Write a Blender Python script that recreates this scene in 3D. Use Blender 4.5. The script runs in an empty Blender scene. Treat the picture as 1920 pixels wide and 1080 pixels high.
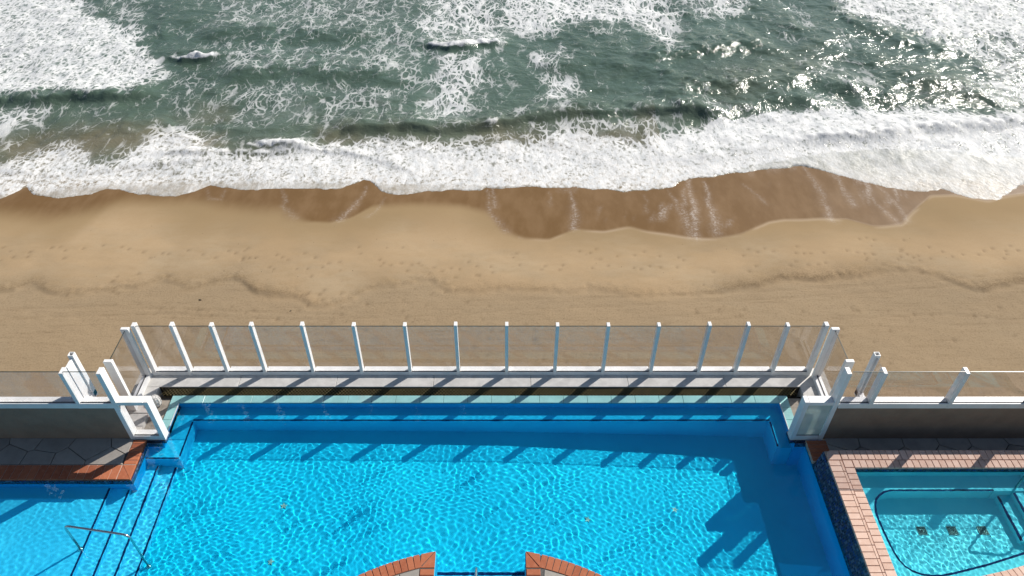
import bpy, math, random
import numpy as np
from mathutils import Vector, Matrix

# ------------------------------------------------------------------ camera, sky, sun, exposure
scene = bpy.context.scene
COL = scene.collection
cam_data = bpy.data.cameras.new('camera')
cam = bpy.data.objects.new('camera', cam_data)
COL.objects.link(cam)
scene.camera = cam
cam_data.sensor_width = 36.0
cam_data.lens = 36.0 * 1435 / 1920
cam_data.shift_x = 10 / 1920
cam_data.clip_end = 20000
cam.location = (0, 0, 15)
cam.rotation_euler = (math.radians(90 - 42.4), 0, 0)

SUN_EL, SUN_AZ = math.radians(35.5), math.radians(49)
world = bpy.data.worlds.new('World')
scene.world = world
world.use_nodes = True
wn = world.node_tree
sky = wn.nodes.new('ShaderNodeTexSky')
sky.sky_type = 'NISHITA'
sky.sun_disc = False
sky.sun_elevation = SUN_EL
sky.sun_rotation = SUN_AZ
sky.air_density = 1.0
sky.dust_density = 0.6
wn.links.new(sky.outputs[0], wn.nodes['Background'].inputs[0])
wn.nodes['Background'].inputs[1].default_value = 0.062

sun_data = bpy.data.lights.new('sun', 'SUN')
sun_data.energy = 5.0
sun_data.angle = math.radians(0.5)
sun_data.color = (1.0, 0.94, 0.86)
sun_data.cycles.is_caustics_light = True
sun = bpy.data.objects.new('sun', sun_data)
COL.objects.link(sun)
sun.location = (60, 55, 55)
sun.rotation_euler = Vector((math.cos(SUN_EL) * math.sin(SUN_AZ), math.cos(SUN_EL) * math.cos(SUN_AZ), math.sin(SUN_EL))).to_track_quat('Z', 'Y').to_euler()

vs = scene.view_settings
vs.view_transform = 'Standard'
vs.look = 'None'
vs.exposure = 0.45
vs.gamma = 1.0
scene.cycles.max_bounces = 10
scene.cycles.transmission_bounces = 8
scene.cycles.transparent_max_bounces = 24
scene.cycles.sample_clamp_indirect = 8.0
scene.cycles.use_denoising = True

random.seed(7)
RNG = np.random.default_rng(11)

# ------------------------------------------------------------------ helpers
def tag(o, label=None, cat=None, group=None, kind=None):
    if label: o['label'] = label
    if cat: o['category'] = cat
    if group: o['group'] = group
    if kind: o['kind'] = kind
    return o

def empty(name, loc=(0, 0, 0), label=None, cat=None, group=None, kind=None):
    o = bpy.data.objects.new(name, None)
    COL.objects.link(o)
    o.location = loc
    o.empty_display_size = 0.2
    return tag(o, label, cat, group, kind)

def link(name, me, parent=None):
    o = bpy.data.objects.new(name, me)
    COL.objects.link(o)
    if parent is not None:
        o.parent = parent
        o.matrix_parent_inverse = Matrix.Translation(-parent.location) if parent.parent is None else Matrix.Identity(4)
    return o

class MB:
    """collects boxes, prisms and tubes into one mesh"""
    def __init__(self):
        self.v, self.f, self.m = [], [], []
    def add(self, vs_, fs_, mi=0):
        b = len(self.v)
        self.v += [tuple(p) for p in vs_]
        for f in fs_:
            self.f.append([b + i for i in f]); self.m.append(mi)
        return self
    def box(self, x0, x1, y0, y1, z0, z1, mi=0, rim=None):
        vs_ = [(x0, y0, z0), (x1, y0, z0), (x1, y1, z0), (x0, y1, z0), (x0, y0, z1), (x1, y0, z1), (x1, y1, z1), (x0, y1, z1)]
        fs_ = [(0, 3, 2, 1), (4, 5, 6, 7), (0, 1, 5, 4), (1, 2, 6, 5), (2, 3, 7, 6), (3, 0, 4, 7)]
        return self.add(vs_, fs_, mi)
    def cbox(self, x0, x1, y0, y1, z0, z1, c=0.006, mi=0):
        """box with a chamfered top edge"""
        return self.prism([(x0, y0), (x1, y0), (x1, y1), (x0, y1)], z0, z1, c, mi)
    def prism(self, poly, z0, z1, c=0.0, mi=0):
        n = len(poly)
        a = sum(poly[i][0] * poly[(i + 1) % n][1] - poly[(i + 1) % n][0] * poly[i][1] for i in range(n))
        if a < 0: poly = poly[::-1]
        vs_ = [(x, y, z0) for x, y in poly] + [(x, y, z1 - c) for x, y in poly]
        fs_ = [tuple(range(n - 1, -1, -1))] + [(i, (i + 1) % n, n + (i + 1) % n, n + i) for i in range(n)]
        if c > 0:
            cx = sum(p[0] for p in poly) / n; cy = sum(p[1] for p in poly) / n
            for x, y in poly:
                d = math.hypot(x - cx, y - cy); k = max(0.0, 1 - 1.3 * c / max(d, 1e-6))
                vs_.append((cx + (x - cx) * k, cy + (y - cy) * k, z1))
            fs_ += [(n + i, n + (i + 1) % n, 2 * n + (i + 1) % n, 2 * n + i) for i in range(n)] + [tuple(range(2 * n, 3 * n))]
        else:
            fs_.append(tuple(range(n, 2 * n)))
        return self.add(vs_, fs_, mi)
    def tube(self, pts, r, n=10, mi=0):
        pts = [Vector(p) for p in pts]
        rings = []
        up = Vector((0.123, 0.31, 0.94))
        for i, p in enumerate(pts):
            t = (pts[min(i + 1, len(pts) - 1)] - pts[max(i - 1, 0)]).normalized()
            s = t.cross(up).normalized(); u = s.cross(t)
            rr = r[i] if isinstance(r, (list, tuple)) else r
            rings.append([p + (s * math.cos(2 * math.pi * k / n) + u * math.sin(2 * math.pi * k / n)) * rr for k in range(n)])
        vs_ = [q for ring in rings for q in ring]
        fs_ = [(i * n + k, i * n + (k + 1) % n, (i + 1) * n + (k + 1) % n, (i + 1) * n + k) for i in range(len(pts) - 1) for k in range(n)]
        fs_ += [tuple(range(n - 1, -1, -1)), tuple((len(pts) - 1) * n + k for k in range(n))]
        return self.add(vs_, fs_, mi)
    def mesh(self, name, mats, smooth=False):
        me = bpy.data.meshes.new(name)
        me.from_pydata(self.v, [], self.f)
        for m in (mats if isinstance(mats, (list, tuple)) else [mats]): me.materials.append(m)
        me.polygons.foreach_set('material_index', self.m)
        if smooth: me.polygons.foreach_set('use_smooth', [True] * len(me.polygons))
        me.update()
        return me
    def build(self, name, mats, parent=None, smooth=False):
        return link(name, self.mesh(name, mats, smooth), parent)

def grid_mesh(name, X, Y, Z, mat, attrs=None, keep=None):
    ny, nx = X.shape
    idx = np.arange(nx * ny).reshape(ny, nx)
    f = np.stack([idx[:-1, :-1], idx[:-1, 1:], idx[1:, 1:], idx[1:, :-1]], -1).reshape(-1, 4)
    co = np.stack([X, Y, Z], -1).reshape(-1, 3)
    if keep is not None:
        f = f[keep.reshape(-1)]
        used = np.zeros(nx * ny, bool); used[f.reshape(-1)] = True
        remap = np.cumsum(used) - 1
        f = remap[f]; co = co[used]
        attrs = {k: a.reshape(-1)[used] for k, a in (attrs or {}).items()}
    me = bpy.data.meshes.new(name)
    me.vertices.add(len(co)); me.vertices.foreach_set('co', co.astype(np.float32).reshape(-1))
    me.loops.add(f.size); me.loops.foreach_set('vertex_index', f.reshape(-1).astype(np.int32))
    me.polygons.add(len(f))
    me.polygons.foreach_set('loop_start', np.arange(0, f.size, 4, dtype=np.int32))
    me.update(calc_edges=True)
    me.polygons.foreach_set('use_smooth', np.ones(len(f), bool))
    for k, a in (attrs or {}).items():
        at = me.attributes.new(k, 'FLOAT', 'POINT')
        at.data.foreach_set('value', a.astype(np.float32).reshape(-1))
    me.materials.append(mat)
    me.validate()
    return me

def vnoise(x, y, seed=0):
    r = np.random.default_rng(seed).random((256, 256))
    xi = np.floor(x).astype(int); yi = np.floor(y).astype(int)
    fx = x - xi; fy = y - yi
    fx = fx * fx * (3 - 2 * fx); fy = fy * fy * (3 - 2 * fy)
    a = r[yi & 255, xi & 255]; b = r[yi & 255, (xi + 1) & 255]
    c = r[(yi + 1) & 255, xi & 255]; d = r[(yi + 1) & 255, (xi + 1) & 255]
    return (a * (1 - fx) + b * fx) * (1 - fy) + (c * (1 - fx) + d * fx) * fy

def fbm(x, y, seed=0, octaves=4):
    s = 0; amp = 0.5; tot = 0
    for i in range(octaves):
        s = s + amp * vnoise(x * 2 ** i, y * 2 ** i, seed + i); tot += amp; amp *= 0.5
    return s / tot

def sstep(a, b, x):
    t = np.clip((x - a) / (b - a), 0, 1)
    return t * t * (3 - 2 * t)

def poly_sd(X, Y, pts):
    """signed distance to a polygon, positive inside"""
    d = np.full(X.shape, 1e9); inside = np.zeros(X.shape, bool)
    n = len(pts)
    for i in range(n):
        x0, y0 = pts[i]; x1, y1 = pts[(i + 1) % n]
        ex, ey = x1 - x0, y1 - y0
        t = np.clip(((X - x0) * ex + (Y - y0) * ey) / (ex * ex + ey * ey + 1e-9), 0, 1)
        d = np.minimum(d, np.hypot(X - x0 - t * ex, Y - y0 - t * ey))
        c = (y0 > Y) != (y1 > Y)
        inside ^= c & (X < (x1 - x0) * (Y - y0) / (y1 - y0 + 1e-12) + x0)
    return np.where(inside, d, -d)

def line_dist(X, Y, pts):
    d = np.full(X.shape, 1e9)
    for (x0, y0), (x1, y1) in zip(pts[:-1], pts[1:]):
        ex, ey = x1 - x0, y1 - y0
        t = np.clip(((X - x0) * ex + (Y - y0) * ey) / (ex * ex + ey * ey + 1e-9), 0, 1)
        d = np.minimum(d, np.hypot(X - x0 - t * ex, Y - y0 - t * ey))
    return d

def curve_y(pts, X, smooth=0.0):
    p = sorted(pts)
    px, py = [q[0] for q in p], [q[1] for q in p]
    if not smooth: return np.interp(X, px, py)
    gx = np.arange(px[0] - 3, px[-1] + 3, .05)
    k = np.exp(-(np.arange(-40, 41) * .05 / smooth) ** 2); k /= k.sum()
    gy = np.convolve(np.pad(np.interp(gx, px, py), 40, mode='edge'), k, mode='valid')
    return np.interp(X, gx, gy)

# ------------------------------------------------------------------ node helpers
class NT:
    def __init__(self, name):
        self.mat = bpy.data.materials.new(name)
        self.mat.use_nodes = True
        self.t = self.mat.node_tree
        self.t.nodes.clear()
        self.out = self.t.nodes.new('ShaderNodeOutputMaterial')
    def n(self, kind, inputs=None, **props):
        nd = self.t.nodes.new(kind)
        for k, v in props.items(): setattr(nd, k, v)
        for k, v in (inputs or {}).items(): self.put(nd.inputs[k], v)
        return nd
    def put(self, sock, v):
        if isinstance(v, bpy.types.NodeSocket): self.t.links.new(v, sock)
        elif isinstance(v, bpy.types.Node): self.t.links.new(v.outputs[0], sock)
        else: sock.default_value = v
    def math(self, op, a, b=0.0, c=0.0, clamp=False):
        nd = self.n('ShaderNodeMath', operation=op, use_clamp=clamp)
        self.put(nd.inputs[0], a); self.put(nd.inputs[1], b); self.put(nd.inputs[2], c)
        return nd.outputs[0]
    def step(self, x, a, b):
        nd = self.n('ShaderNodeMapRange', interpolation_type='SMOOTHSTEP')
        self.put(nd.inputs[0], x); self.put(nd.inputs[1], a); self.put(nd.inputs[2], b)
        return nd.outputs[0]
    def mix(self, fac, a, b, blend='MIX'):
        nd = self.n('ShaderNodeMix', data_type='RGBA', blend_type=blend)
        self.put(nd.inputs[0], fac); self.put(nd.inputs[6], a); self.put(nd.inputs[7], b)
        return nd.outputs[2]
    def pos(self, scale=(1, 1, 1), rot=(0, 0, 0)):
        g = self.n('ShaderNodeNewGeometry')
        m = self.n('ShaderNodeMapping')
        self.put(m.inputs[0], g.outputs['Position']); m.inputs[3].default_value = scale; m.inputs[2].default_value = rot
        return m.outputs[0]
    def obj(self, scale=(1, 1, 1)):
        g = self.n('ShaderNodeTexCoord')
        m = self.n('ShaderNodeMapping')
        self.put(m.inputs[0], g.outputs['Object']); m.inputs[3].default_value = scale
        return m.outputs[0]
    def noise(self, vec, scale, detail=4, rough=0.55, distort=0.0):
        nd = self.n('ShaderNodeTexNoise', {'Scale': scale, 'Detail': detail, 'Roughness': rough, 'Distortion': distort})
        self.put(nd.inputs['Vector'], vec)
        return nd.outputs[0]
    def noise_col(self, vec, scale, detail=2):
        nd = self.n('ShaderNodeTexNoise', {'Scale': scale, 'Detail': detail})
        self.put(nd.inputs['Vector'], vec)
        return nd.outputs[1]
    def warp(self, vec, scale, amount, detail=2):
        c = self.noise_col(vec, scale, detail)
        s = self.n('ShaderNodeVectorMath', operation='SUBTRACT'); self.put(s.inputs[0], c); s.inputs[1].default_value = (.5, .5, .5)
        k = self.n('ShaderNodeVectorMath', operation='SCALE'); self.put(k.inputs[0], s.outputs[0]); k.inputs[3].default_value = amount
        a = self.n('ShaderNodeVectorMath', operation='ADD'); self.put(a.inputs[0], vec); self.put(a.inputs[1], k.outputs[0])
        return a.outputs[0]
    def voro(self, vec, scale, feature='DISTANCE_TO_EDGE', rand=1.0):
        nd = self.n('ShaderNodeTexVoronoi', {'Scale': scale, 'Randomness': rand}, feature=feature)
        self.put(nd.inputs['Vector'], vec)
        return nd
    def attr(self, name):
        return self.n('ShaderNodeAttribute', attribute_name=name).outputs['Fac']
    def bump(self, height, strength=0.5, dist=0.02, normal=None):
        nd = self.n('ShaderNodeBump', {'Strength': strength, 'Distance': dist})
        self.put(nd.inputs['Height'], height)
        if normal is not None: self.put(nd.inputs['Normal'], normal)
        return nd.outputs[0]
    def princ(self, color, rough=0.6, metal=0.0, ior=1.45, normal=None, spec=0.5):
        nd = self.n('ShaderNodeBsdfPrincipled', {'Base Color': color, 'Roughness': rough, 'Metallic': metal, 'IOR': ior, 'Specular IOR Level': spec})
        if normal is not None: self.put(nd.inputs['Normal'], normal)
        return nd.outputs[0]
    def done(self, shader):
        self.t.links.new(shader, self.out.inputs[0])
        return self.mat

def rgb(r, g, b): return (r, g, b, 1.0)

# ------------------------------------------------------------------ the shore: surveyed lines (metres, x along the coast, y out to sea)
FRONT = [(-28.91, 29.77), (-25.95, 28.99), (-23.48, 28.99), (-22.79, 30.01), (-22.16, 29.45), (-20.86, 28.94), (-19.47, 29.45), (-18.91, 29.91), (-18.28, 29.91), (-17.47, 29.45), (-15.38, 29.17), (-14.50, 29.91), (-14.08, 30.20), (-12.86, 29.91), (-11.04, 29.68), (-9.78, 29.68), (-7.79, 29.77), (-7.24, 30.25), (-6.86, 30.60), (-6.51, 30.50), (-5.88, 29.54), (-5.10, 29.26), (-3.75, 29.54), (-1.26, 29.72), (-0.96, 30.01), (-0.25, 29.86), (1.26, 30.01), (1.71, 29.82), (3.16, 30.06), (4.51, 29.68), (5.50, 29.54), (7.82, 29.91), (8.73, 30.75), (9.78, 30.85), (10.60, 31.11), (12.29, 31.62), (14.21, 31.94), (15.21, 31.78), (15.83, 31.26), (16.63, 30.60), (17.90, 29.91), (19.76, 29.54), (20.52, 29.68), (21.09, 29.17), (21.66, 28.81), (22.67, 28.85), (23.88, 29.77), (24.71, 30.40), (26.95, 30.75), (29.05, 30.01)]
WETLINE = [(-28.06, 28.40), (-23.02, 28.10), (-20.40, 27.66), (-18.54, 28.40), (-17.83, 29.08), (-16.06, 28.99), (-14.06, 28.90), (-12.70, 28.45), (-11.15, 28.10), (-10.18, 28.10), (-9.69, 27.54), (-8.75, 27.03), (-7.79, 26.91), (-6.91, 27.32), (-6.08, 28.27), (-4.16, 28.54), (-2.20, 28.45), (-0.84, 27.92), (-0.23, 26.58), (0.81, 25.86), (1.84, 25.78), (2.56, 26.26), (3.00, 26.58), (4.20, 26.42), (5.39, 26.66), (6.28, 26.30), (8.05, 25.82), (8.96, 25.74), (10.19, 26.10), (11.60, 27.07), (12.37, 27.28), (15.21, 27.24), (16.22, 26.74), (17.44, 26.87), (18.27, 27.75), (19.72, 29.17), (20.88, 29.26), (22.15, 28.81), (23.71, 29.45), (25.46, 29.91), (28.62, 29.31)]
DAMPLINE = [(-26.63, 26.10), (-22.16, 26.42), (-20.61, 26.10), (-19.46, 25.62), (-18.75, 26.10), (-18.19, 27.54), (-17.20, 28.10), (-15.79, 27.54), (-14.23, 26.42), (-12.27, 26.10), (-9.96, 26.10), (-8.01, 25.62), (-5.79, 26.10), (-4.46, 26.70), (-2.13, 27.11), (0.00, 25.70), (3.44, 25.62), (7.94, 25.24), (11.52, 25.90), (17.40, 26.18), (19.86, 26.50), (22.88, 26.91), (27.13, 26.91)]
SCARP = [(-24.36, 22.45), (-20.04, 22.29), (-19.41, 22.29), (-19.08, 22.82), (-18.07, 22.12), (-17.14, 21.92), (-16.22, 22.22), (-15.25, 22.45), (-14.41, 22.45), (-13.77, 23.06), (-13.12, 22.72), (-12.45, 22.29), (-11.73, 22.72), (-10.77, 23.09), (-10.13, 22.29), (-9.18, 21.86), (-8.26, 21.96), (-7.64, 21.44), (-6.98, 21.22), (-6.22, 21.60), (-5.29, 22.42), (-4.04, 22.59), (-3.23, 23.06), (-2.11, 22.29), (-1.05, 22.25), (0.21, 22.29), (2.31, 22.12), (3.38, 22.29), (4.42, 22.19), (5.22, 21.89), (6.69, 21.92), (7.97, 22.05), (9.53, 22.45), (10.68, 22.79), (11.83, 23.06), (12.84, 22.86), (15.21, 23.44), (16.81, 23.65), (17.46, 23.13), (18.78, 22.29), (20.21, 22.62), (20.76, 22.86), (24.36, 22.45)]
DENSE_TOP = [(-30.77, 32.86), (-24.99, 32.00), (-23.77, 32.77), (-23.07, 33.61), (-22.13, 33.97), (-20.41, 32.38), (-19.35, 32.38), (-18.82, 33.86), (-18.11, 35.01), (-17.13, 35.44), (-14.93, 33.61), (-13.45, 33.16), (-11.61, 33.36), (-9.62, 34.27), (-8.24, 34.27), (-6.28, 33.97), (-4.07, 33.61), (-1.36, 33.76), (1.37, 34.27), (3.06, 34.90), (5.22, 34.27), (6.83, 33.97), (9.18, 34.90), (10.83, 36.26), (12.96, 36.82), (16.00, 37.39), (18.85, 37.22), (21.93, 37.69), (24.65, 37.22), (27.65, 36.26), (32.62, 35.98)]
DENSE_LOW = [(-28.76, 29.54), (-23.64, 29.31), (-19.05, 30.25), (-14.30, 30.50), (-6.35, 30.25), (3.17, 30.15), (5.51, 29.63), (7.83, 30.01), (8.74, 30.80), (10.50, 31.21), (13.28, 32.36), (14.73, 32.80), (16.49, 33.24), (19.01, 33.46), (21.68, 33.35), (24.22, 33.02), (26.02, 32.85), (30.67, 32.58)]
FOAM = [
  (0.86, 0.9, [(-52.8, 65.6), (-34.9, 65.6), (-29.5, 52.4), (-26.4, 48.5), (-24.1, 47.3), (-22.9, 45.7), (-21.2, 43.4), (-20.2, 40.8), (-20.6, 39.0), (-22.9, 38.7), (-25.2, 38.5), (-28.1, 38.5), (-35.9, 38.5)]),
  (0.40, 1.2, [(-31.9, 58.5), (-28.0, 56.4), (-24.2, 51.5), (-23.9, 47.7), (-26.3, 48.1)]),
  (0.55, 1.5, [(-35.9, 38.5), (-24.8, 38.2), (-24.4, 35.7), (-24.6, 34.3), (-25.5, 33.1), (-32.4, 32.9)]),
  (0.26, 1.5, [(-25.1, 38.3), (-19.2, 38.3), (-19.2, 35.7), (-23.3, 35.4)]),
  (0.36, 2.0, [(-22.0, 58.5), (-10.0, 58.5), (-5.5, 52.4), (-4.9, 44.2), (-4.8, 35.7), (-8.7, 35.4), (-10.9, 35.4), (-15.0, 35.7), (-18.0, 42.1)]),
  (0.28, 1.6, [(-21.1, 42.1), (-16.7, 42.1), (-14.2, 36.0), (-17.5, 35.7)]),
  (0.60, 1.2, [(-7.0, 65.6), (0.4, 65.6), (0.5, 47.3), (-0.3, 44.2), (-4.9, 44.6), (-6.2, 47.3)]),
  (0.74, 1.2, [(-0.2, 65.6), (12.7, 65.6), (10.5, 48.9), (10.8, 44.6), (9.5, 45.7), (7.9, 47.7), (5.2, 48.1), (2.0, 46.5), (0.0, 47.3)]),
  (0.55, 1.0, [(12.7, 65.6), (21.8, 65.6), (15.9, 49.8), (13.7, 48.9), (11.1, 50.6)]),
  (0.62, 0.9, [(-4.8, 45.0), (-0.8, 44.6), (-0.9, 42.1), (-1.7, 36.8), (-2.5, 35.9), (-3.7, 36.3), (-4.3, 40.1)]),
  (0.30, 1.4, [(-2.0, 44.6), (0.3, 43.5), (0.0, 39.5), (-1.4, 36.8)]),
  (0.64, 0.6, [(1.9, 43.5), (3.0, 45.1), (4.0, 43.5), (3.9, 39.8), (3.1, 37.7), (2.2, 37.4), (1.7, 40.1)]),
  (0.84, 1.0, [(26.4, 65.6), (54.5, 65.6), (41.0, 44.6), (33.5, 45.3), (30.3, 46.3), (27.9, 46.1), (25.8, 46.5), (24.4, 48.7), (22.2, 50.5)]),
  (0.60, 1.4, [(25.6, 47.3), (30.6, 46.9), (39.6, 45.0), (33.7, 35.4), (26.8, 35.7), (26.2, 37.4), (28.7, 40.8), (28.4, 43.5), (26.1, 45.0)]),
  (0.36, 1.3, [(18.7, 42.5), (21.1, 42.1), (20.9, 38.0), (18.0, 37.4), (17.5, 40.1)]),
  (0.34, 1.0, [(19.5, 52.4), (21.2, 50.6), (20.7, 42.8), (19.5, 42.1), (19.5, 47.3)]),
  (0.45, 1.2, [(9.9, 37.4), (11.5, 39.5), (12.3, 38.6), (11.5, 36.8), (14.5, 37.1), (11.3, 35.7)]),
  (0.30, 1.5, [(24.4, 40.8), (27.1, 40.8), (26.8, 37.4), (23.9, 38.3)]),
  (0.45, 1.2, [(0.6, 36.8), (3.2, 37.4), (9.8, 36.8), (9.4, 34.9), (5.2, 34.1), (1.4, 34.0)]),
  (0.50, 1.0, [(-8.6, 34.6), (0.3, 35.2), (0.3, 33.4), (-8.1, 33.1)]),
  (0.55, 1.0, [(-24.6, 32.4), (-23.8, 34.0), (-22.8, 33.9), (-21.5, 32.4), (-23.2, 31.4)]),
  (0.50, 1.0, [(-19.7, 32.9), (-18.9, 35.5), (-17.3, 35.9), (-14.5, 34.0), (-14.2, 32.9), (-18.8, 32.4)]),
]
CRESTS = [
  (0.42, 1.50, 0.38, 0.0, [(-9.6, 34.3), (-8.7, 35.1), (-7.0, 35.3), (-3.4, 35.2), (-1.4, 35.5), (-0.3, 35.8), (1.4, 36.3), (4.0, 36.9), (9.0, 37.2), (10.9, 36.8)]),
  (0.50, 2.00, 0.45, 0.2, [(-34.0, 38.4), (-28.1, 38.3), (-25.1, 38.3), (-23.1, 38.5), (-21.4, 38.5), (-19.7, 38.9)]),
  (0.45, 1.20, 0.35, 1.0, [(-20.5, 43.8), (-19.5, 43.4), (-18.4, 43.4), (-17.0, 43.8)]),
  (0.40, 1.20, 0.35, 1.0, [(-5.3, 45.4), (-4.5, 45.0), (-3.5, 44.6), (-2.6, 44.8), (-1.7, 45.2), (0.2, 45.4)]),
  (0.34, 0.90, 0.30, 1.0, [(-13.4, 33.7), (-12.5, 33.6), (-11.5, 33.7), (-10.6, 33.6), (-9.7, 33.6)]),
  (0.30, 0.80, 0.30, 1.0, [(-1.6, 35.6), (-0.8, 35.5), (-0.2, 35.7)]),
  (0.14, 0.80, 0.18, 0.5, [(-17.8, 33.0), (-16.6, 33.0), (-14.7, 32.8), (-12.9, 33.1), (-10.5, 33.2), (-8.3, 33.1), (-6.6, 32.5), (-5.4, 31.8), (-4.5, 31.3), (-3.9, 30.8)]),
  (0.16, 0.80, 0.20, 0.4, [(-24.7, 31.3), (-23.2, 31.5), (-21.9, 31.0), (-20.4, 31.1), (-17.6, 31.9), (-14.6, 32.5)]),
  (0.36, 1.20, 0.50, 0.7, [(8.7, 32.1), (10.7, 32.9), (13.0, 33.5), (15.0, 34.0), (17.3, 34.3), (19.4, 34.8), (22.2, 35.4), (24.0, 35.6), (27.6, 36.1), (31.4, 36.3)]),
  (0.45, 2.20, 1.00, 0.0, [(8.0, 43.4), (10.4, 43.9), (12.8, 44.8), (15.0, 45.5), (16.8, 44.8)]),
  (0.45, 2.20, 1.00, 0.0, [(8.1, 39.2), (11.5, 39.6), (14.3, 40.1), (16.9, 40.8), (19.6, 39.4), (22.4, 38.9)]),
  (0.28, 2.20, 1.20, 0.2, [(20.9, 49.8), (22.6, 48.5), (24.2, 47.1), (25.6, 45.5), (27.9, 44.6)]),
  (0.35, 1.60, 0.80, 0.0, [(8.3, 36.8), (11.6, 37.0), (13.8, 37.9), (15.7, 38.3), (17.8, 37.7)]),
  (0.24, 2.00, 1.10, 0.0, [(21.3, 40.8), (23.5, 40.3), (25.5, 39.2), (27.5, 38.3)]),
  (0.24, 2.00, 1.10, 0.0, [(1.6, 42.2), (4.2, 42.9), (7.3, 42.5), (9.7, 41.4)]),
  (0.30, 2.00, 1.20, 0.0, [(-19.5, 47.3), (-16.1, 47.4), (-11.9, 47.0), (-8.5, 47.3)]),
  (0.35, 2.00, 1.00, 0.0, [(-16.5, 41.4), (-13.5, 42.0), (-9.7, 41.7), (-5.9, 41.4)]),
]
BROWN = [
  (1.00, 2.0, [(-26.4, 34.9), (-19.8, 35.7), (-14.6, 34.4), (-14.1, 32.4), (-22.1, 31.4), (-24.5, 31.0)]),
  (0.80, 2.0, [(-9.7, 34.9), (0.3, 35.2), (10.1, 36.8), (9.4, 33.4), (0.3, 32.4), (-9.4, 32.9)]),
  (0.70, 2.0, [(10.8, 40.8), (18.6, 44.2), (19.9, 42.1), (13.0, 36.8), (9.8, 36.8)]),
  (0.70, 1.6, [(21.2, 38.9), (25.0, 40.8), (27.2, 37.7), (24.5, 36.8)]),
  (0.50, 1.5, [(-18.7, 36.8), (-15.7, 38.6), (-13.9, 36.0), (-17.4, 35.4)]),
]
STREAKS = [
  (0.60, [(-0.71, 29.91), (-0.49, 28.27)]),
  (0.50, [(-0.88, 29.77), (-0.70, 27.97), (-0.05, 26.42)]),
  (0.80, [(3.03, 30.01), (3.03, 27.75), (2.97, 26.58)]),
  (0.50, [(7.67, 29.77), (7.82, 27.75), (7.94, 25.86)]),
  (0.90, [(8.78, 30.75), (8.58, 28.63), (8.13, 25.86)]),
  (0.80, [(9.40, 30.50), (9.27, 28.40), (9.14, 26.10)]),
  (0.60, [(8.73, 30.75), (8.01, 28.18), (8.01, 26.10)]),
  (0.50, [(14.67, 32.58), (14.73, 30.25), (14.46, 27.11)]),
  (0.50, [(15.91, 31.52), (15.84, 29.77), (15.86, 28.40)]),
  (0.50, [(16.76, 29.54), (17.00, 28.18), (17.25, 26.99)]),
  (0.40, [(11.18, 30.25), (11.70, 29.31), (11.99, 28.54)]),
  (0.60, [(-6.57, 30.01), (-6.83, 28.40), (-7.47, 27.11)]),
  (0.40, [(-5.63, 28.99), (-5.89, 27.75), (-6.19, 27.32)]),
  (0.50, [(-10.55, 29.72), (-10.12, 28.27), (-9.39, 27.24)]),
  (0.40, [(-14.12, 29.91), (-13.71, 28.99), (-13.12, 28.90), (-13.20, 29.77)]),
  (0.40, [(2.00, 29.54), (2.00, 28.40)]),
  (0.35, [(6.47, 29.31), (6.32, 27.75)]),
  (0.50, [(17.52, 30.25), (17.97, 28.18), (17.78, 27.11)]),
]
TRACKS = [
  [(-21.4, 24.9), (-17.5, 25.2), (-15.5, 24.8), (-11.4, 24.6), (-8.6, 24.1)],
  [(-12.0, 24.5), (-9.6, 24.4), (-6.9, 24.2), (-3.3, 23.8), (0.2, 23.8)],
  [(0.2, 23.6), (4.0, 24.6), (7.8, 24.4), (11.9, 24.9), (15.0, 24.6), (17.9, 24.2), (21.8, 24.8)],
  [(14.8, 24.1), (17.6, 24.6), (20.1, 24.9), (21.8, 24.9)],
  [(1.1, 23.3), (5.5, 23.8), (10.9, 23.5), (13.5, 24.2)],
  [(11.8, 24.3), (13.3, 25.1), (15.8, 25.7), (18.2, 25.4)],
]
TYRES = [
  [(0.2, 21.7), (4.4, 21.8), (9.5, 22.2), (16.0, 22.8), (21.0, 23.3)],
  [(-1.0, 21.0), (4.3, 21.3), (11.5, 21.9), (20.8, 22.9)],
  [(-19.1, 20.6), (-13.2, 20.9), (-7.1, 20.6), (-1.0, 20.9)],
  [(-19.5, 21.2), (-15.4, 21.3), (-10.8, 21.1), (-6.3, 20.9)],
  [(11.2, 17.2), (13.6, 16.9), (17.6, 16.8)],
  [(12.3, 20.6), (16.3, 20.9), (19.6, 20.6)],
]

def beach_z(X, Y):
    z = np.where(Y < 30, -5.0 - 0.9 * np.clip(Y - 13, 0, None) / 17, -5.9 - (Y - 30) * 0.07)
    return np.maximum(z, -14.0)

def axis(lo, hi, step, far_lo, far_hi):
    a = list(np.arange(lo, hi + step / 2, step))
    d = step; v = lo; left = []
    while v > far_lo:
        d *= 1.25; v -= d; left.append(v)
    d = step; v = a[-1]; right = []
    while v < far_hi:
        d *= 1.25; v += d; right.append(v)
    return np.array(left[::-1] + a + right)

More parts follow.
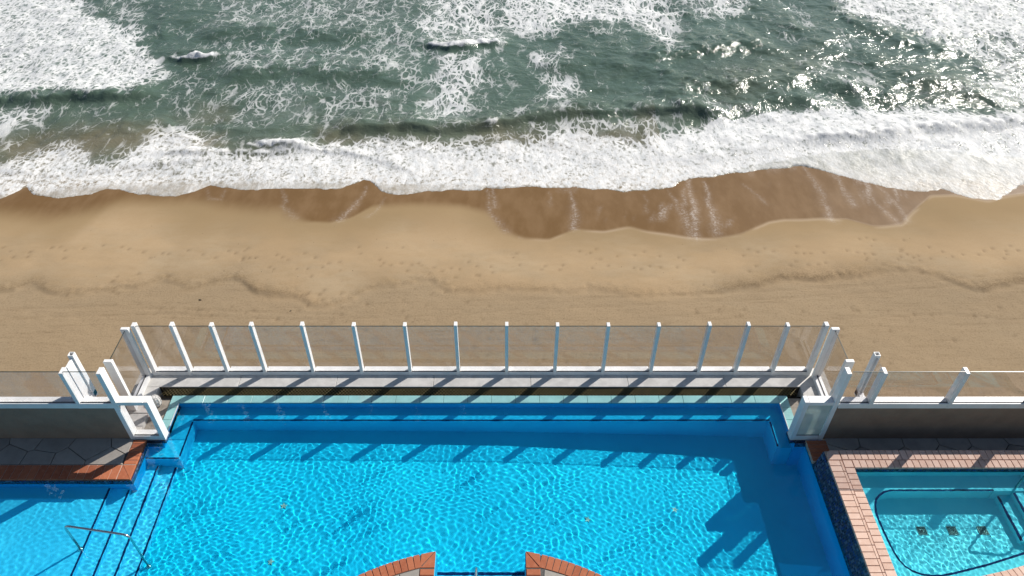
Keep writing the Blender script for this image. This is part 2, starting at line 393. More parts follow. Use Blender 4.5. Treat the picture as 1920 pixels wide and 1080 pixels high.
# ---- sand
def make_beach():
    xs = axis(-31, 31, 0.085, -9000, 9000); ys = axis(14.0, 31.5, 0.085, -9000, 60)
    X, Y = np.meshgrid(xs, ys)
    Z = beach_z(X, Y)
    near = (np.abs(X) < 40) & (Y > 10) & (Y < 36)
    wob = (fbm(X * 0.9, Y * 0.9, 3, 4) - 0.5)
    Z = Z + near * ((fbm(X * 0.12, Y * 0.2, 5, 3) - 0.5) * 0.25)
    # the worn edge left by the last high tide
    sd = Y - (curve_y(SCARP, X, .30) + wob * 0.45)
    crisp = 0.5 + 0.5 * sstep(0.35, 0.6, fbm(X * 0.15, Y * 0.0 + 3, 9, 2))
    Z += near * 0.075 * crisp * sstep(-0.14, 0.14, sd) * sstep(9, 1, sd)
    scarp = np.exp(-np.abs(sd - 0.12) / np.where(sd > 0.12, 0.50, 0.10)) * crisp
    rough_s = (fbm(X * 5, Y * 5, 21, 2) - 0.5)
    Z += near * rough_s * 0.05 * np.exp(-((sd - 0.2) / 0.35) ** 2)
    # loose, trampled sand behind it
    Z += near * (fbm(X * 2.6, Y * 4.2, 31, 4) - 0.5) * 0.024 * sstep(0.2, -0.6, sd)
    Z += near * (fbm(X * 1.2, Y * 2.6, 37, 3) - 0.5) * 0.02 * sstep(0.0, 1.5, sd) * sstep(26.5, 24.5, Y)
    # footprints and tyre marks
    prints = np.zeros_like(X)
    rng = np.random.default_rng(5)
    def dimple(x, y, r, depth):
        i0, i1 = np.searchsorted(xs, (x - 3 * r, x + 3 * r)); j0, j1 = np.searchsorted(ys, (y - 3 * r, y + 3 * r))
        if i1 <= i0 or j1 <= j0: return
        g = np.exp(-(((X[j0:j1, i0:i1] - x) / r) ** 2 + ((Y[j0:j1, i0:i1] - y) / (r * 1.3)) ** 2))
        Z[j0:j1, i0:i1] -= depth * g
        prints[j0:j1, i0:i1] = np.maximum(prints[j0:j1, i0:i1], g)
    for tr in TRACKS:
        for (x0, y0), (x1, y1) in zip(tr[:-1], tr[1:]):
            L = math.hypot(x1 - x0, y1 - y0); n = int(L / 0.34)
            for k in range(n):
                t = k / n
                if rng.random() < 0.45: continue
                dimple(x0 + (x1 - x0) * t + rng.normal(0, .05), y0 + (y1 - y0) * t + (0.10 if k % 2 else -0.10) + rng.normal(0, .06) + 0.2 * math.sin(x0 + t * 9), 0.06, 0.03 * rng.uniform(.4, 1))
    for k in range(700):
        x, y = rng.uniform(-27, 27), rng.uniform(15.5, 25.2)
        if fbm(np.array([x * 0.25]), np.array([y * 0.4]), 41, 2)[0] > 0.5: dimple(x, y, rng.uniform(.04, .075), 0.025 * rng.uniform(.3, 1))
    tyre = np.zeros_like(X)
    for ln in TYRES:
        dl = line_dist(X, Y + 0.1 * (fbm(X * 0.3, Y * 0.3, 45, 2) - 0.5), ln)
        tyre = np.maximum(tyre, np.exp(-(dl / 0.05) ** 2))
    Z -= near * 0.012 * tyre
    # damp and wet sand below the reach of the last waves
    w2 = (fbm(X * 0.5, Y * 0.5, 51, 3) - 0.5)
    sw = Y - (curve_y(WETLINE, X, .12) + w2 * 0.25)
    soft = np.interp(X, [-30, -10, -8.6, -6.6, -5.2, 0, 1.2, 2.4], [.9, .9, .18, .18, .7, .6, .2, .13]) * (0.5 + fbm(X * 0.2, Y * 0 + 1.7, 61, 2))
    wet = sstep(-soft, soft * 0.6, sw)
    damp = sstep(-1.6, 1.4, Y - (curve_y(DAMPLINE, X) + w2 * 0.8))
    rim = np.exp(-((sw + 0.10) / 0.10) ** 2) * (X > 0.5) * sstep(0.3, 0.55, fbm(X * 0.7, Y * 0.7, 71, 2))
    streak = np.zeros_like(X)
    wx = (fbm(X * 1.5, Y * 1.5, 81, 3) - 0.5) * 0.35
    for s, pts in STREAKS:
        dl = line_dist(X + wx, Y, pts)
        along = np.clip((max(p[1] for p in pts) + 0.2 - Y) / 3.5, 0, 1)
        streak = np.maximum(streak, .75 * s * np.exp(-(dl / (0.03 + 0.13 * along)) ** 1.2) * (.5 + fbm(X * 2.5, Y * .8, 85, 3)))
    fan = fbm(X * 2.4 - Y * 0.5, Y * 0.35, 87, 4)
    streak = np.maximum(streak, 0.55 * sstep(0.52, 0.72, fan) * sstep(1.5, 4.5, X) * sstep(0.25, 1.0, sw) * sstep(0.4, .62, fbm(X * .35, Y * .5, 88, 2)))
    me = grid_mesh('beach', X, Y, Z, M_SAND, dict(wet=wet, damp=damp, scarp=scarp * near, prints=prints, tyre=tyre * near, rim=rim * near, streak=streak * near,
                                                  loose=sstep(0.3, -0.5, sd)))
    return tag(link('beach', me), kind='structure')

# ---- sea
def make_sea():
    xs = axis(-39, 39, 0.095, -9000, 9000); ys = axis(27.6, 56, 0.095, 26.0, 9000)
    X, Y = np.meshgrid(xs, ys)
    zb = beach_z(X, Y) + ((fbm(X * 0.12, Y * 0.2, 5, 3) - 0.5) * 0.25) * ((np.abs(X) < 40) & (Y > 10) & (Y < 36))
    w1 = fbm(X * 0.35, Y * 0.35, 101, 4) - 0.5; w2 = fbm(X * 0.35, Y * 0.35, 111, 4) - 0.5
    w3 = fbm(X * 1.6, Y * 1.6, 121, 3) - 0.5
    fr = curve_y(FRONT, X) + (fbm(X * 1.1, Y * 0, 131, 3) - 0.5) * 0.35 + (fbm(X * 4, Y * 0, 133, 2) - 0.5) * 0.12
    s = Y - fr
    thick = np.where(s > 0, 0.012 + 0.035 * (1 - np.exp(-np.clip(s, 0, 50) / 0.5)), s * 0.5)
    level = np.maximum(zb + np.maximum(thick, -1.0), np.where(s > 0.0, -5.99, -9))
    ramp = sstep(0.2, 5.0, s)
    # swell, chop and breaking crests
    h = np.zeros_like(X)
    rng = np.random.default_rng(8)
    for i in range(34):
        lam = 0.55 * (9.0 / 0.55) ** rng.random(); a = math.radians(-90 + rng.normal(12, 42)); k = 2 * math.pi / lam
        fade = np.where(np.abs(X) + np.abs(Y - 45) > 70 + lam * 40, 0.0, 1.0)
        ph = k * ((X + w1 * 2.5) * math.cos(a) + (Y + w2 * 2.5) * math.sin(a)) + rng.uniform(0, 6.28)
        h += fade * (1 + .35 * sstep(4, 14, X)) * lam * 0.0052 * (1 - np.abs(np.sin(ph / 2)) * 2 * 0.7)
    roll = np.zeros_like(X); face = np.zeros_like(X)
    for amp, back, fw, rl, pts in CRESTS:
        x0, x1 = pts[0][0], pts[-1][0]
        cy = curve_y(pts, X) + w1 * 0.6 + w3 * 0.25
        win = sstep(x0 - 0.8, x0 + 1.6, X) * sstep(x1 + 0.8, x1 - 1.6, X)
        d = Y - cy
        prof = np.where(d > 0, np.exp(-(d / back) ** 2), np.exp(-(d / fw) ** 2))
        h += amp * win * prof * (0.75 + 0.6 * w3)
        if rl > 0:
            lump = fbm(X * 3.2, Y * 3.2, 141, 3)
            rr = rl * win * np.exp(-((d - 0.02 - .25 * (lump - .5)) / np.where(d > 0, .34, .20)) ** 2)
            roll = np.maximum(roll, rr * (0.35 + 1.15 * lump))
            h += 0.30 * rr * (lump - 0.35)
        face = np.maximum(face, win * np.exp(-((d + fw * 0.8) / (fw * 0.8)) ** 2) * min(1.0, amp / 0.4))
    Z = level + h * (0.12 + 0.88 * ramp) * (s > -0.3)
    # foam cover, 0 to 1
    foam = np.full_like(X, 0.10)
    wx, wy = X + w1 * 3.2 + w3 * 0.9, Y + w2 * 3.2 + w3 * 0.9
    for dens, soft, pts in FOAM:
        dens = dens + (.03 if dens < .58 else .0 if dens < .8 else -.06)
        px = [p[0] for p in pts]; py = [p[1] for p in pts]
        m = (X > min(px) - 5) & (X < max(px) + 5) & (Y > min(py) - 5) & (Y < max(py) + 5)
        sd = poly_sd(wx[m], wy[m], pts)
        soft = soft * 1.5
        foam[m] = np.maximum(foam[m], dens * sstep(-soft, soft * 0.8, sd))
    far = (Y > 57) | (np.abs(X) > 42)
    foam = np.where(far, 0.12 + 0.6 * sstep(0.5, 0.72, fbm(X * 0.05, Y * 0.09, 151, 3)) * sstep(140, 60, Y), foam)
    top = curve_y(DENSE_TOP, X) + w2 * 1.6 + w3 * 0.8; low = curve_y(DENSE_LOW, X) + w3 * 0.3
    dense_amt = np.interp(X, [-24, -12, -4, 2, 8, 24], [0.86, 0.90, 0.98, 1.05, 1.06, 1.02]) * (.84 + .32 * fbm(X * .5, Y * .7, 181, 3))
    band = sstep(1.6, -1.2, Y - top) * sstep(-0.12, 0.12, s)
    foam = np.maximum(foam, dense_amt * band)
    sheet = band * sstep(0.3, -0.5, Y - low)
    foam = np.where(sheet > 0, foam * (1 - sheet) + sheet * np.minimum(foam, np.where(X > 9, 0.80, 0.78) - 0.12 * sstep(18, 12, X) * (X > 9)), foam)
    foam = np.maximum(foam, 0.97 * np.exp(-((s - 0.07) / 0.085) ** 2) * (X < 40) * (.8 + .3 * fbm(X * 1.2, Y * 1.2, 171, 2)))
    foam = np.clip(np.maximum(foam, roll * 1.05), 0, 1.1)
    foam = foam * (1 - 0.75 * face * (roll < 0.3) * (Y > top - 0.5))
    # stirred-up sand
    br = 0.95 * np.exp(-np.clip(Y - 30.0, 0, None) / 2.6)
    for dens, soft, pts in BROWN:
        sd = poly_sd(wx, wy, pts)
        br = np.maximum(br, np.where(X > 8, .20, .72) * dens * sstep(-soft, soft, sd))
    br = np.clip(br * (0.7 + 0.6 * fbm(X * 0.4, Y * 0.6, 161, 3)), 0, 1) * (Y < 60)
    keep = (s[:-1, :-1] > -1.2) | (s[1:, 1:] > -1.2)
    me = grid_mesh('sea', X, Y, Z, M_SEA, dict(foam=foam, brown=br, sheet=sheet, roll=np.clip(roll, 0, 1)), keep)
    return tag(link('sea', me), kind='structure')

# ---- sand and sea materials
def sand_material():
    t = NT('sand')
    p = t.pos()
    ps = t.pos((1, 2.2, 1))
    n1 = t.noise(p, 0.35, 4)
    n2 = t.noise(ps, 1.6, 5, 0.6)
    n3 = t.noise(p, 14, 4, 0.7)
    n4 = t.noise(p, 55, 2, 0.7)
    dry = t.mix(t.step(n1, 0.35, 0.65), rgb(.310, .230, .140), rgb(.354, .271, .172))
    dry = t.mix(t.math('MULTIPLY', t.step(n2, .42, .72), .5), dry, rgb(.302, .219, .124))
    dry = t.mix(t.math('MULTIPLY', t.math('SUBTRACT', 1.0, t.step(t.noise(t.pos((1, 1.8, 1)), 0.25, 4), .40, .60)), .5), dry, rgb(.385, .272, .157))
    loose = t.attr('loose')
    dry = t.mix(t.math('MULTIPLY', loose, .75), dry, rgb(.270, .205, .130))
    grain = t.math('MULTIPLY', t.step(n3, .46, .76), t.math('ADD', .18, t.math('MULTIPLY', loose, .55)))
    grain = t.math('ADD', grain, t.math('MULTIPLY', t.step(t.noise(t.pos((.25, 3, 1)), 2.2, 4, .6), .52, .7), t.math('MULTIPLY', loose, .28)))
    dry = t.mix(grain, dry, rgb(.19, .135, .08))
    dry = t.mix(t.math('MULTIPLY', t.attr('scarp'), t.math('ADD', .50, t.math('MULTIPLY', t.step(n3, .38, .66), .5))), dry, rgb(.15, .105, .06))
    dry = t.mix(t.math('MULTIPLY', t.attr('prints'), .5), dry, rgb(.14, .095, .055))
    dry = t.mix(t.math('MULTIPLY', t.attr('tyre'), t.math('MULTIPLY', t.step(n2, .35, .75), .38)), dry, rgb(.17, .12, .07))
    # dark specks of shell and weed
    sp = t.voro(p, 2.3, 'F1')
    speck = t.math('MULTIPLY', t.math('SUBTRACT', 1.0, t.step(sp.outputs['Distance'], .03, .07)), t.step(t.noise(p, .5, 2), .44, .56))
    dry = t.mix(t.math('MULTIPLY', speck, .7), dry, rgb(.07, .05, .03))
    damp = t.attr('damp'); wet = t.attr('wet')
    c = t.mix(t.math('MULTIPLY', damp, .85), dry, rgb(.255, .180, .095))
    c = t.mix(t.math('MULTIPLY', t.attr('rim'), .5), c, rgb(.42, .33, .24))
    wetc = t.mix(t.step(t.noise(t.pos((1, .35, 1)), 1.3, 5, .65), .35, .7), rgb(.150, .085, .032), rgb(.19, .115, .052))
    c = t.mix(wet, c, wetc)
    sk = t.attr('streak')
    lace = t.step(t.noise(t.warp(p, 3, .3), 9, 5, .75), .42, .68)
    c = t.mix(t.math('MULTIPLY', sk, t.math('ADD', .15, t.math('MULTIPLY', lace, .75))), c, rgb(.62, .58, .54))
    rough = t.math('SUBTRACT', .95, t.math('MULTIPLY', wet, .62))
    hgt = t.math('ADD', t.math('MULTIPLY', n3, .5), t.math('MULTIPLY', n4, .35))
    b = t.bump(hgt, t.math('MULTIPLY', t.math('SUBTRACT', 1.0, wet), t.math('ADD', .12, t.math('MULTIPLY', loose, .5))), .05)
    return t.done(t.princ(c, rough, normal=b, spec=t.math('ADD', .1, t.math('MULTIPLY', wet, .12))))

def sea_material():
    t = NT('sea_water')
    p = t.pos((1, .50, 1))
    foam = t.attr('foam'); brown = t.attr('brown'); roll = t.attr('roll'); sheet = t.attr('sheet')
    big = t.noise(p, .16, 4)
    mid = t.noise(t.pos((1, 1.3, 1), (0, 0, -.35)), .8, 5, .6)
    col = t.mix(t.step(big, .35, .68), rgb(.056, .092, .068), rgb(.076, .122, .094))
    col = t.mix(t.math('MULTIPLY', t.step(mid, .42, .75), .40), col, rgb(.088, .126, .100))
    col = t.mix(t.math('MULTIPLY', brown, .85), col, rgb(.20, .148, .085))
    # foam: open lace where it is sparse, pitted froth where it is thick
    wp = t.warp(t.warp(p, .42, 1.7, 3), 1.7, .26, 2)
    v1 = t.voro(wp, 1.35).outputs['Distance']
    v2 = t.voro(t.warp(wp, 5, .10), 3.4).outputs['Distance']
    r1 = t.math('SUBTRACT', 1.0, t.step(v1, 0.0, .17))
    r2 = t.math('SUBTRACT', 1.0, t.step(v2, 0.0, .24))
    nz = t.noise(wp, 1.5, 9, .70)
    pit = t.noise(t.warp(t.pos((.95, .72, 1), (0, 0, .12)), 3.0, .22), 5.2, 8, .66)
    lacy = t.math('MAXIMUM', t.math('MULTIPLY', r1, .92), t.math('MULTIPLY', r2, .84))
    web = t.math('ADD', t.math('MULTIPLY', lacy, .54), t.math('MULTIPLY', t.step(nz, .22, .74), .52))
    froth = t.math('ADD', t.math('MULTIPLY', lacy, .22), t.math('MULTIPLY', t.step(pit, .20, .78), .80))
    k = t.step(foam, .60, .88)
    fld = t.math('ADD', t.math('MULTIPLY', web, t.math('SUBTRACT', 1.0, k)), t.math('MULTIPLY', froth, k))
    th = t.math('SUBTRACT', .955, t.math('MULTIPLY', foam, .60))
    mask = t.step(fld, t.math('SUBTRACT', th, t.math('ADD', .12, t.math('MULTIPLY', k, .20))), t.math('ADD', th, t.math('ADD', .16, t.math('MULTIPLY', k, .06))))
    mask = t.math('MULTIPLY', mask, t.math('ADD', .55, t.math('MULTIPLY', t.step(foam, .30, .75), .42)))
    veil = t.math('MULTIPLY', t.math('MULTIPLY', t.step(foam, .18, .8), .42), t.step(t.noise(wp, 1.1, 7, .7), .36, .80))
    mask = t.math('MAXIMUM', mask, t.math('MAXIMUM', veil, t.step(roll, .25, .6)))
    # the thin wash running up the sand: fine drawn-out froth, half clear
    fine = t.noise(t.warp(t.pos((1.0, .38, 1), (0, 0, .2)), 1.2, .7), 4.5, 8, .72)
    patch = t.noise(t.pos((1, .6, 1)), .7, 4, .6)
    wash = t.math('ADD', t.math('MULTIPLY', t.step(fine, .28, .72), .50), t.math('MULTIPLY', t.step(patch, .30, .70), .42))
    wash = t.math('MAXIMUM', t.math('ADD', .18, t.math('MULTIPLY', wash, .85)), t.step(foam, .84, .93))
    mx_ = t.n('ShaderNodeMix', data_type='FLOAT'); t.put(mx_.inputs[0], sheet); t.put(mx_.inputs[2], mask); t.put(mx_.inputs[3], wash)
    mask = mx_.outputs[0]
    chop = t.math('ADD', t.math('MULTIPLY', t.noise(t.pos((1, 1.3, 1), (0, 0, -.3)), 2.2, 5, .55, .5), 1.0), t.math('MULTIPLY', t.noise(p, 8, 2, .5), .12))
    nb = t.bump(chop, .44, .22)
    body = t.n('ShaderNodeBsdfDiffuse'); t.put(body.inputs['Color'], col); t.put(body.inputs['Normal'], t.bump(chop, .22, .22))
    skin = t.n('ShaderNodeBsdfGlossy', {'Color': (1, 1, 1, 1), 'Roughness': .12}); t.put(skin.inputs['Normal'], nb); t.put(skin.inputs['Roughness'], t.math('ADD', .12, t.math('MULTIPLY', sheet, .4)))
    fres = t.n('ShaderNodeFresnel', {'IOR': 1.333}); t.put(fres.inputs['Normal'], nb)
    wm = t.n('ShaderNodeMixShader'); t.put(wm.inputs[0], fres.outputs[0]); t.put(wm.inputs[1], body.outputs[0]); t.put(wm.inputs[2], skin.outputs[0])
    water = wm.outputs[0]
    fb = t.bump(t.math('ADD', t.math('MULTIPLY', nz, 1.0), t.math('MULTIPLY', t.noise(p, 8, 5, .6), .5)), .42, .12)
    fc = t.mix(t.step(t.noise(wp, 2.4, 9, .72), .28, .66), rgb(.50, .525, .54), rgb(.73, .735, .73))
    fc = t.mix(t.math('MULTIPLY', t.math('MULTIPLY', brown, t.math('SUBTRACT', 1.0, t.step(pit, .38, .62))), .35), fc, rgb(.42, .35, .26))
    foamsh = t.princ(fc, .8, normal=fb, spec=.2)
    mx = t.n('ShaderNodeMixShader'); t.put(mx.inputs[0], mask); t.put(mx.inputs[1], water); t.put(mx.inputs[2], foamsh)
    return t.done(mx.outputs[0])

M_SAND = sand_material()
M_SEA = sea_material()
make_beach()
make_sea()

# ------------------------------------------------------------------ materials of the terrace
def plain(name, col, rough=.6, var=.12, scale=6, bump=.0, metal=0.0, spec=.5, dirt=None):
    t = NT(name); p = t.pos()
    n = t.noise(p, scale, 5, .65)
    dark = tuple(c * (1 - var * 1.6) for c in col) + (1,); lite = tuple(min(1, c * (1 + var * .6)) for c in col) + (1,)
    c = t.mix(t.step(n, .3, .7), dark, lite)
    if dirt: c = t.mix(t.math('MULTIPLY', t.step(t.noise(p, scale * .35, 6, .7), .52, .75), .5), c, dirt + (1,))
    b = t.bump(t.noise(p, scale * 9, 3, .6), bump, .01) if bump else None
    return t.done(t.princ(c, rough, metal, normal=b, spec=spec))

def brick_material(name, c1, c2, c3):
    t = NT(name)
    oi = t.n('ShaderNodeObjectInfo').outputs['Random']
    p = t.pos()
    c = t.mix(oi, rgb(*c1), rgb(*c2))
    c = t.mix(t.math('MULTIPLY', t.step(t.noise(p, 9, 6, .7), .42, .72), .55), c, rgb(*c3))
    c = t.mix(t.math('MULTIPLY', t.step(t.noise(p, 60, 3, .7), .55, .75), .35), c, rgb(*[x * .55 for x in c1]))
    b = t.bump(t.noise(p, 45, 4, .7), .35, .006)
    return t.done(t.princ(c, .78, normal=b, spec=.3))

def stone_material():
    t = NT('flagstone'); p = t.pos()
    oi = t.n('ShaderNodeObjectInfo').outputs['Random']
    c = t.mix(oi, rgb(.26, .24, .215), rgb(.39, .36, .32))
    c = t.mix(t.math('MULTIPLY', t.step(t.noise(p, 2.5, 7, .7), .4, .7), .5), c, rgb(.19, .18, .165))
    b = t.bump(t.noise(p, 14, 6, .7), .5, .01)
    return t.done(t.princ(c, .75, normal=b, spec=.3))

def plaster_material(name, a, b, c_):
    t = NT(name); p = t.pos()
    c = t.mix(t.step(t.noise(p, .6, 4), .35, .68), rgb(*a), rgb(*b))
    c = t.mix(t.math('MULTIPLY', t.step(t.noise(p, 3.0, 6, .7), .5, .75), .25), c, rgb(*c_))
    return t.done(t.princ(c, .65, spec=.2))

def spa_plaster_material():
    t = NT('hot_tub_plaster'); p = t.pos()
    c = t.mix(t.step(t.noise(p, 1.2, 5), .35, .68), rgb(.27, .80, .92), rgb(.35, .86, .95))
    return t.done(t.princ(c, .65, spec=.2))

def mosaic_material(name, scale, cols, grout):
    t = NT(name)
    g = t.n('ShaderNodeNewGeometry')
    sep = t.n('ShaderNodeSeparateXYZ'); t.put(sep.inputs[0], g.outputs['Position'])
    # small square tiles: wall runs along x or y, rows along z
    u = t.math('ADD', sep.outputs[0], sep.outputs[1])
    cu = t.math('FLOOR', t.math('MULTIPLY', u, scale)); cz = t.math('FLOOR', t.math('MULTIPLY', sep.outputs[2], scale))
    fu = t.math('FRACT', t.math('MULTIPLY', u, scale)); fz = t.math('FRACT', t.math('MULTIPLY', sep.outputs[2], scale))
    cm = t.n('ShaderNodeCombineXYZ'); t.put(cm.inputs[0], cu); t.put(cm.inputs[1], cz)
    wn_ = t.n('ShaderNodeTexWhiteNoise'); t.put(wn_.inputs['Vector'], cm.outputs[0])
    ramp = t.n('ShaderNodeValToRGB'); ramp.color_ramp.interpolation = 'CONSTANT'
    el = ramp.color_ramp.elements
    while len(el) < len(cols): el.new(0.5)
    for i, c in enumerate(cols): el[i].position = i / len(cols); el[i].color = c + (1,)
    t.put(ramp.inputs[0], wn_.outputs[0])
    edge = t.math('MINIMUM', t.math('MINIMUM', fu, t.math('SUBTRACT', 1.0, fu)), t.math('MINIMUM', fz, t.math('SUBTRACT', 1.0, fz)))
    gm = t.math('SUBTRACT', 1.0, t.step(edge, .03, .08))
    c = t.mix(gm, ramp.outputs[0], rgb(*grout))
    return t.done(t.princ(c, .25, spec=.5))

def glass_material(name, tint, gloss=1.0):
    t = NT(name)
    tr = t.n('ShaderNodeBsdfTransparent', {'Color': tint + (1,)})
    gl = t.n('ShaderNodeBsdfGlossy', {'Color': (.95, .98, 1, 1), 'Roughness': .02})
    lw = t.n('ShaderNodeLayerWeight', {'Blend': .5})
    fr = t.math('ADD', .035, t.math('MULTIPLY', .9, t.math('POWER', lw.outputs['Facing'], 5.0)))
    salt = t.n('ShaderNodeBsdfDiffuse', {'Color': (.72, .72, .70, 1)})
    # dried salt spray on the panes
    k = t.math('MULTIPLY', t.step(t.noise(t.pos((1, 1, .5)), 3.5, 6, .7), .42, .8), .08)
    m1 = t.n('ShaderNodeMixShader'); t.put(m1.inputs[0], t.math('MULTIPLY', fr, gloss)); t.put(m1.inputs[1], tr.outputs[0]); t.put(m1.inputs[2], gl.outputs[0])
    m2 = t.n('ShaderNodeMixShader'); t.put(m2.inputs[0], k); t.put(m2.inputs[1], m1.outputs[0]); t.put(m2.inputs[2], salt.outputs[0])
    return t.done(m2.outputs[0])

def water_material():
    t = NT('clear_water')
    g = t.n('ShaderNodeBsdfGlass', {'Color': (.62, .98, 1, 1), 'Roughness': 0.0, 'IOR': 1.333})
    t.t.links.new(g.outputs[0], t.out.inputs['Surface'])
    return t.mat

M_WHITE = plain('white_aluminium', (.77, .77, .76), .4, .05, 3, dirt=(.60, .58, .53))
M_CONC = plain('pale_concrete', (.60, .585, .55), .85, .10, 4, .3, dirt=(.42, .39, .34))
M_TROUGH = plain('trough_concrete', (.33, .29, .24), .9, .2, 5, .3)
M_STUCCO = plain('grey_stucco', (.26, .185, .135), .9, .08, 3, .4)
M_SEAWALL = plain('seawall_concrete', (.38, .35, .31), .9, .15, 1.5, .3)
M_GROUT = plain('mortar', (.50, .40, .33), .9, .15, 20)
M_JOINT = plain('dark_joint', (.10, .095, .09), .9, .15, 20)
M_BRICK = brick_material('red_brick', (.30, .088, .042), (.385, .128, .062), (.44, .175, .098))
M_PINK = brick_material('pink_brick', (.56, .37, .285), (.68, .48, .385), (.74, .57, .48))
M_STONE = stone_material()
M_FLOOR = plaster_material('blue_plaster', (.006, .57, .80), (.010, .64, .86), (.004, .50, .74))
M_WALL = plaster_material('wall_shade_plaster', (.004, .42, .80), (.007, .48, .86), (.003, .37, .74))  # deeper copy of the floor plaster: shade on the walls put into colour
M_BENCH = plaster_material('depth_shade_plaster', (.02, .52, .82), (.03, .60, .88), (.015, .45, .76))  # water depth and shade put into the bench colour
M_PLASTER = plaster_material('shallow_light_plaster', (.07, .58, .84), (.11, .66, .90), (.05, .50, .78))  # paler for shallow water: light lost with depth put into the plaster
M_SPA = spa_plaster_material()
M_NAVY = plain('navy_tile', (.008, .028, .12), .8, .2, 8, spec=.05)
M_WEIR = plain('teal_tile', (.30, .58, .57), .22, .08, 3, dirt=(.50, .60, .56))
M_MOSAIC = mosaic_material('blue_mosaic', 19, [(.015, .03, .10), (.02, .05, .20), (.10, .14, .22), (.03, .05, .09), (.012, .018, .05), (.05, .06, .08)], (.12, .11, .11))
M_GLASS = glass_material('fence_glass', (.90, .90, .91))
def sky_pane_material():  # pane coloured pale for reflected sky, dense enough to make its shadow solid
    t = NT('sky_pale_glass'); p = t.pos()
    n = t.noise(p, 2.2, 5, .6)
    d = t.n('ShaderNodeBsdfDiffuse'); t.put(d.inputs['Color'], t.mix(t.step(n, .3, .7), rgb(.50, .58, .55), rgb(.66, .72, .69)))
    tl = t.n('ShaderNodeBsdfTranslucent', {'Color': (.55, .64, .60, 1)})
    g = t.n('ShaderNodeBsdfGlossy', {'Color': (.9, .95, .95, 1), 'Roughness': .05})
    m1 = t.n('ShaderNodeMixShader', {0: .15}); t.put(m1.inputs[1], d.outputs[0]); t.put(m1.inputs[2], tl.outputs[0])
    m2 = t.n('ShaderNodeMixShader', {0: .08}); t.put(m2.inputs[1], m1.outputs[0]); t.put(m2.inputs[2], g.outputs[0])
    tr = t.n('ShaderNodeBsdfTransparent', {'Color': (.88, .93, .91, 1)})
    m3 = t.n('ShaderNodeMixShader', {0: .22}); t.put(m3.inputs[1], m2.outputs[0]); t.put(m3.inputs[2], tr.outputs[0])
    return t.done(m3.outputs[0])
M_SKY_PANE = sky_pane_material()
M_EDGE = plain('glass_edge', (.035, .05, .045), .3, .1, 6)
M_SEAL = plain('black_seal', (.02, .02, .022), .5, .1, 6)
M_STEEL = plain('stainless_steel', (.62, .61, .60), .22, .05, 10, metal=1.0)
M_NET = plain('netting', (.16, .125, .05), .8, .2, 10)
M_DARK = plain('trough_shade', (.045, .036, .026), .9, .2, 6)  # near-black brown standing for shade inside the trough
M_WHITE_NET = plain('white_netting', (.72, .71, .68), .8, .08, 12)
M_DRAIN = plain('drain_grey', (.30, .30, .29), .6, .1, 20)
M_DRAIN_DARK = plain('drain_slot', (.05, .06, .065), .6, .1, 20)
M_STAR = plain('starfish_tile', (.80, .62, .50), .5, .1, 20)
M_PEBBLE = plain('dark_weed', (.055, .038, .022), .85, .3, 20, .4)
M_WATER = water_material()

WATER_Z = -0.10
SPA_WATER_Z = 0.33
SPA_Z = 0.45

def receiver(o):
    o.cycles.is_caustics_receiver = True
    return o

# ------------------------------------------------------------------ pieces: bricks and flagstones
def piece(name, me, parent, loc, rot=0.0):
    o = bpy.data.objects.new(name, me)
    COL.objects.link(o)
    o.parent = parent
    o.location = Vector(loc) - parent.location
    o.rotation_euler = (random.gauss(0, .004), random.gauss(0, .004), rot)
    return o

BRICK_CACHE = {}
def brick_mesh(w, l, h, mat):
    key = (round(w, 3), round(l, 3), round(h, 3), mat.name)
    if key not in BRICK_CACHE:
        BRICK_CACHE[key] = MB().cbox(-w / 2, w / 2, -l / 2, l / 2, -h, 0, .008).mesh('brick', mat)
    return BRICK_CACHE[key]

def brick_row(parent, p0, p1, length, width, z, mat, h=.05, gap=.010, side=0.0):
    """a soldier course from p0 to p1, each brick 'width' along the line and 'length' across it"""
    p0, p1 = Vector(p0), Vector(p1); d = p1 - p0; L = d.length; d.normalize()
    n = max(1, round(L / width)); w = L / n
    ang = math.atan2(d.y, d.x); nrm = Vector((-d.y, d.x))
    me = brick_mesh(w - gap, length, h, mat)
    for i in range(n):
        c = p0 + d * (w * (i + .5)) + nrm * side
        piece('brick', me, parent, (c.x, c.y, z + random.gauss(0, .0012)), ang)

def clip(poly, px, py, nx, ny):
    """keep the part of poly where (p - P).n <= 0"""
    out = []
    for i in range(len(poly)):
        a, b = poly[i], poly[(i + 1) % len(poly)]
        da = (a[0] - px) * nx + (a[1] - py) * ny; db = (b[0] - px) * nx + (b[1] - py) * ny
        if da <= 0: out.append(a)
        if (da < 0 < db) or (db < 0 < da):
            t = da / (da - db); out.append((a[0] + (b[0] - a[0]) * t, a[1] + (b[1] - a[1]) * t))
    return out

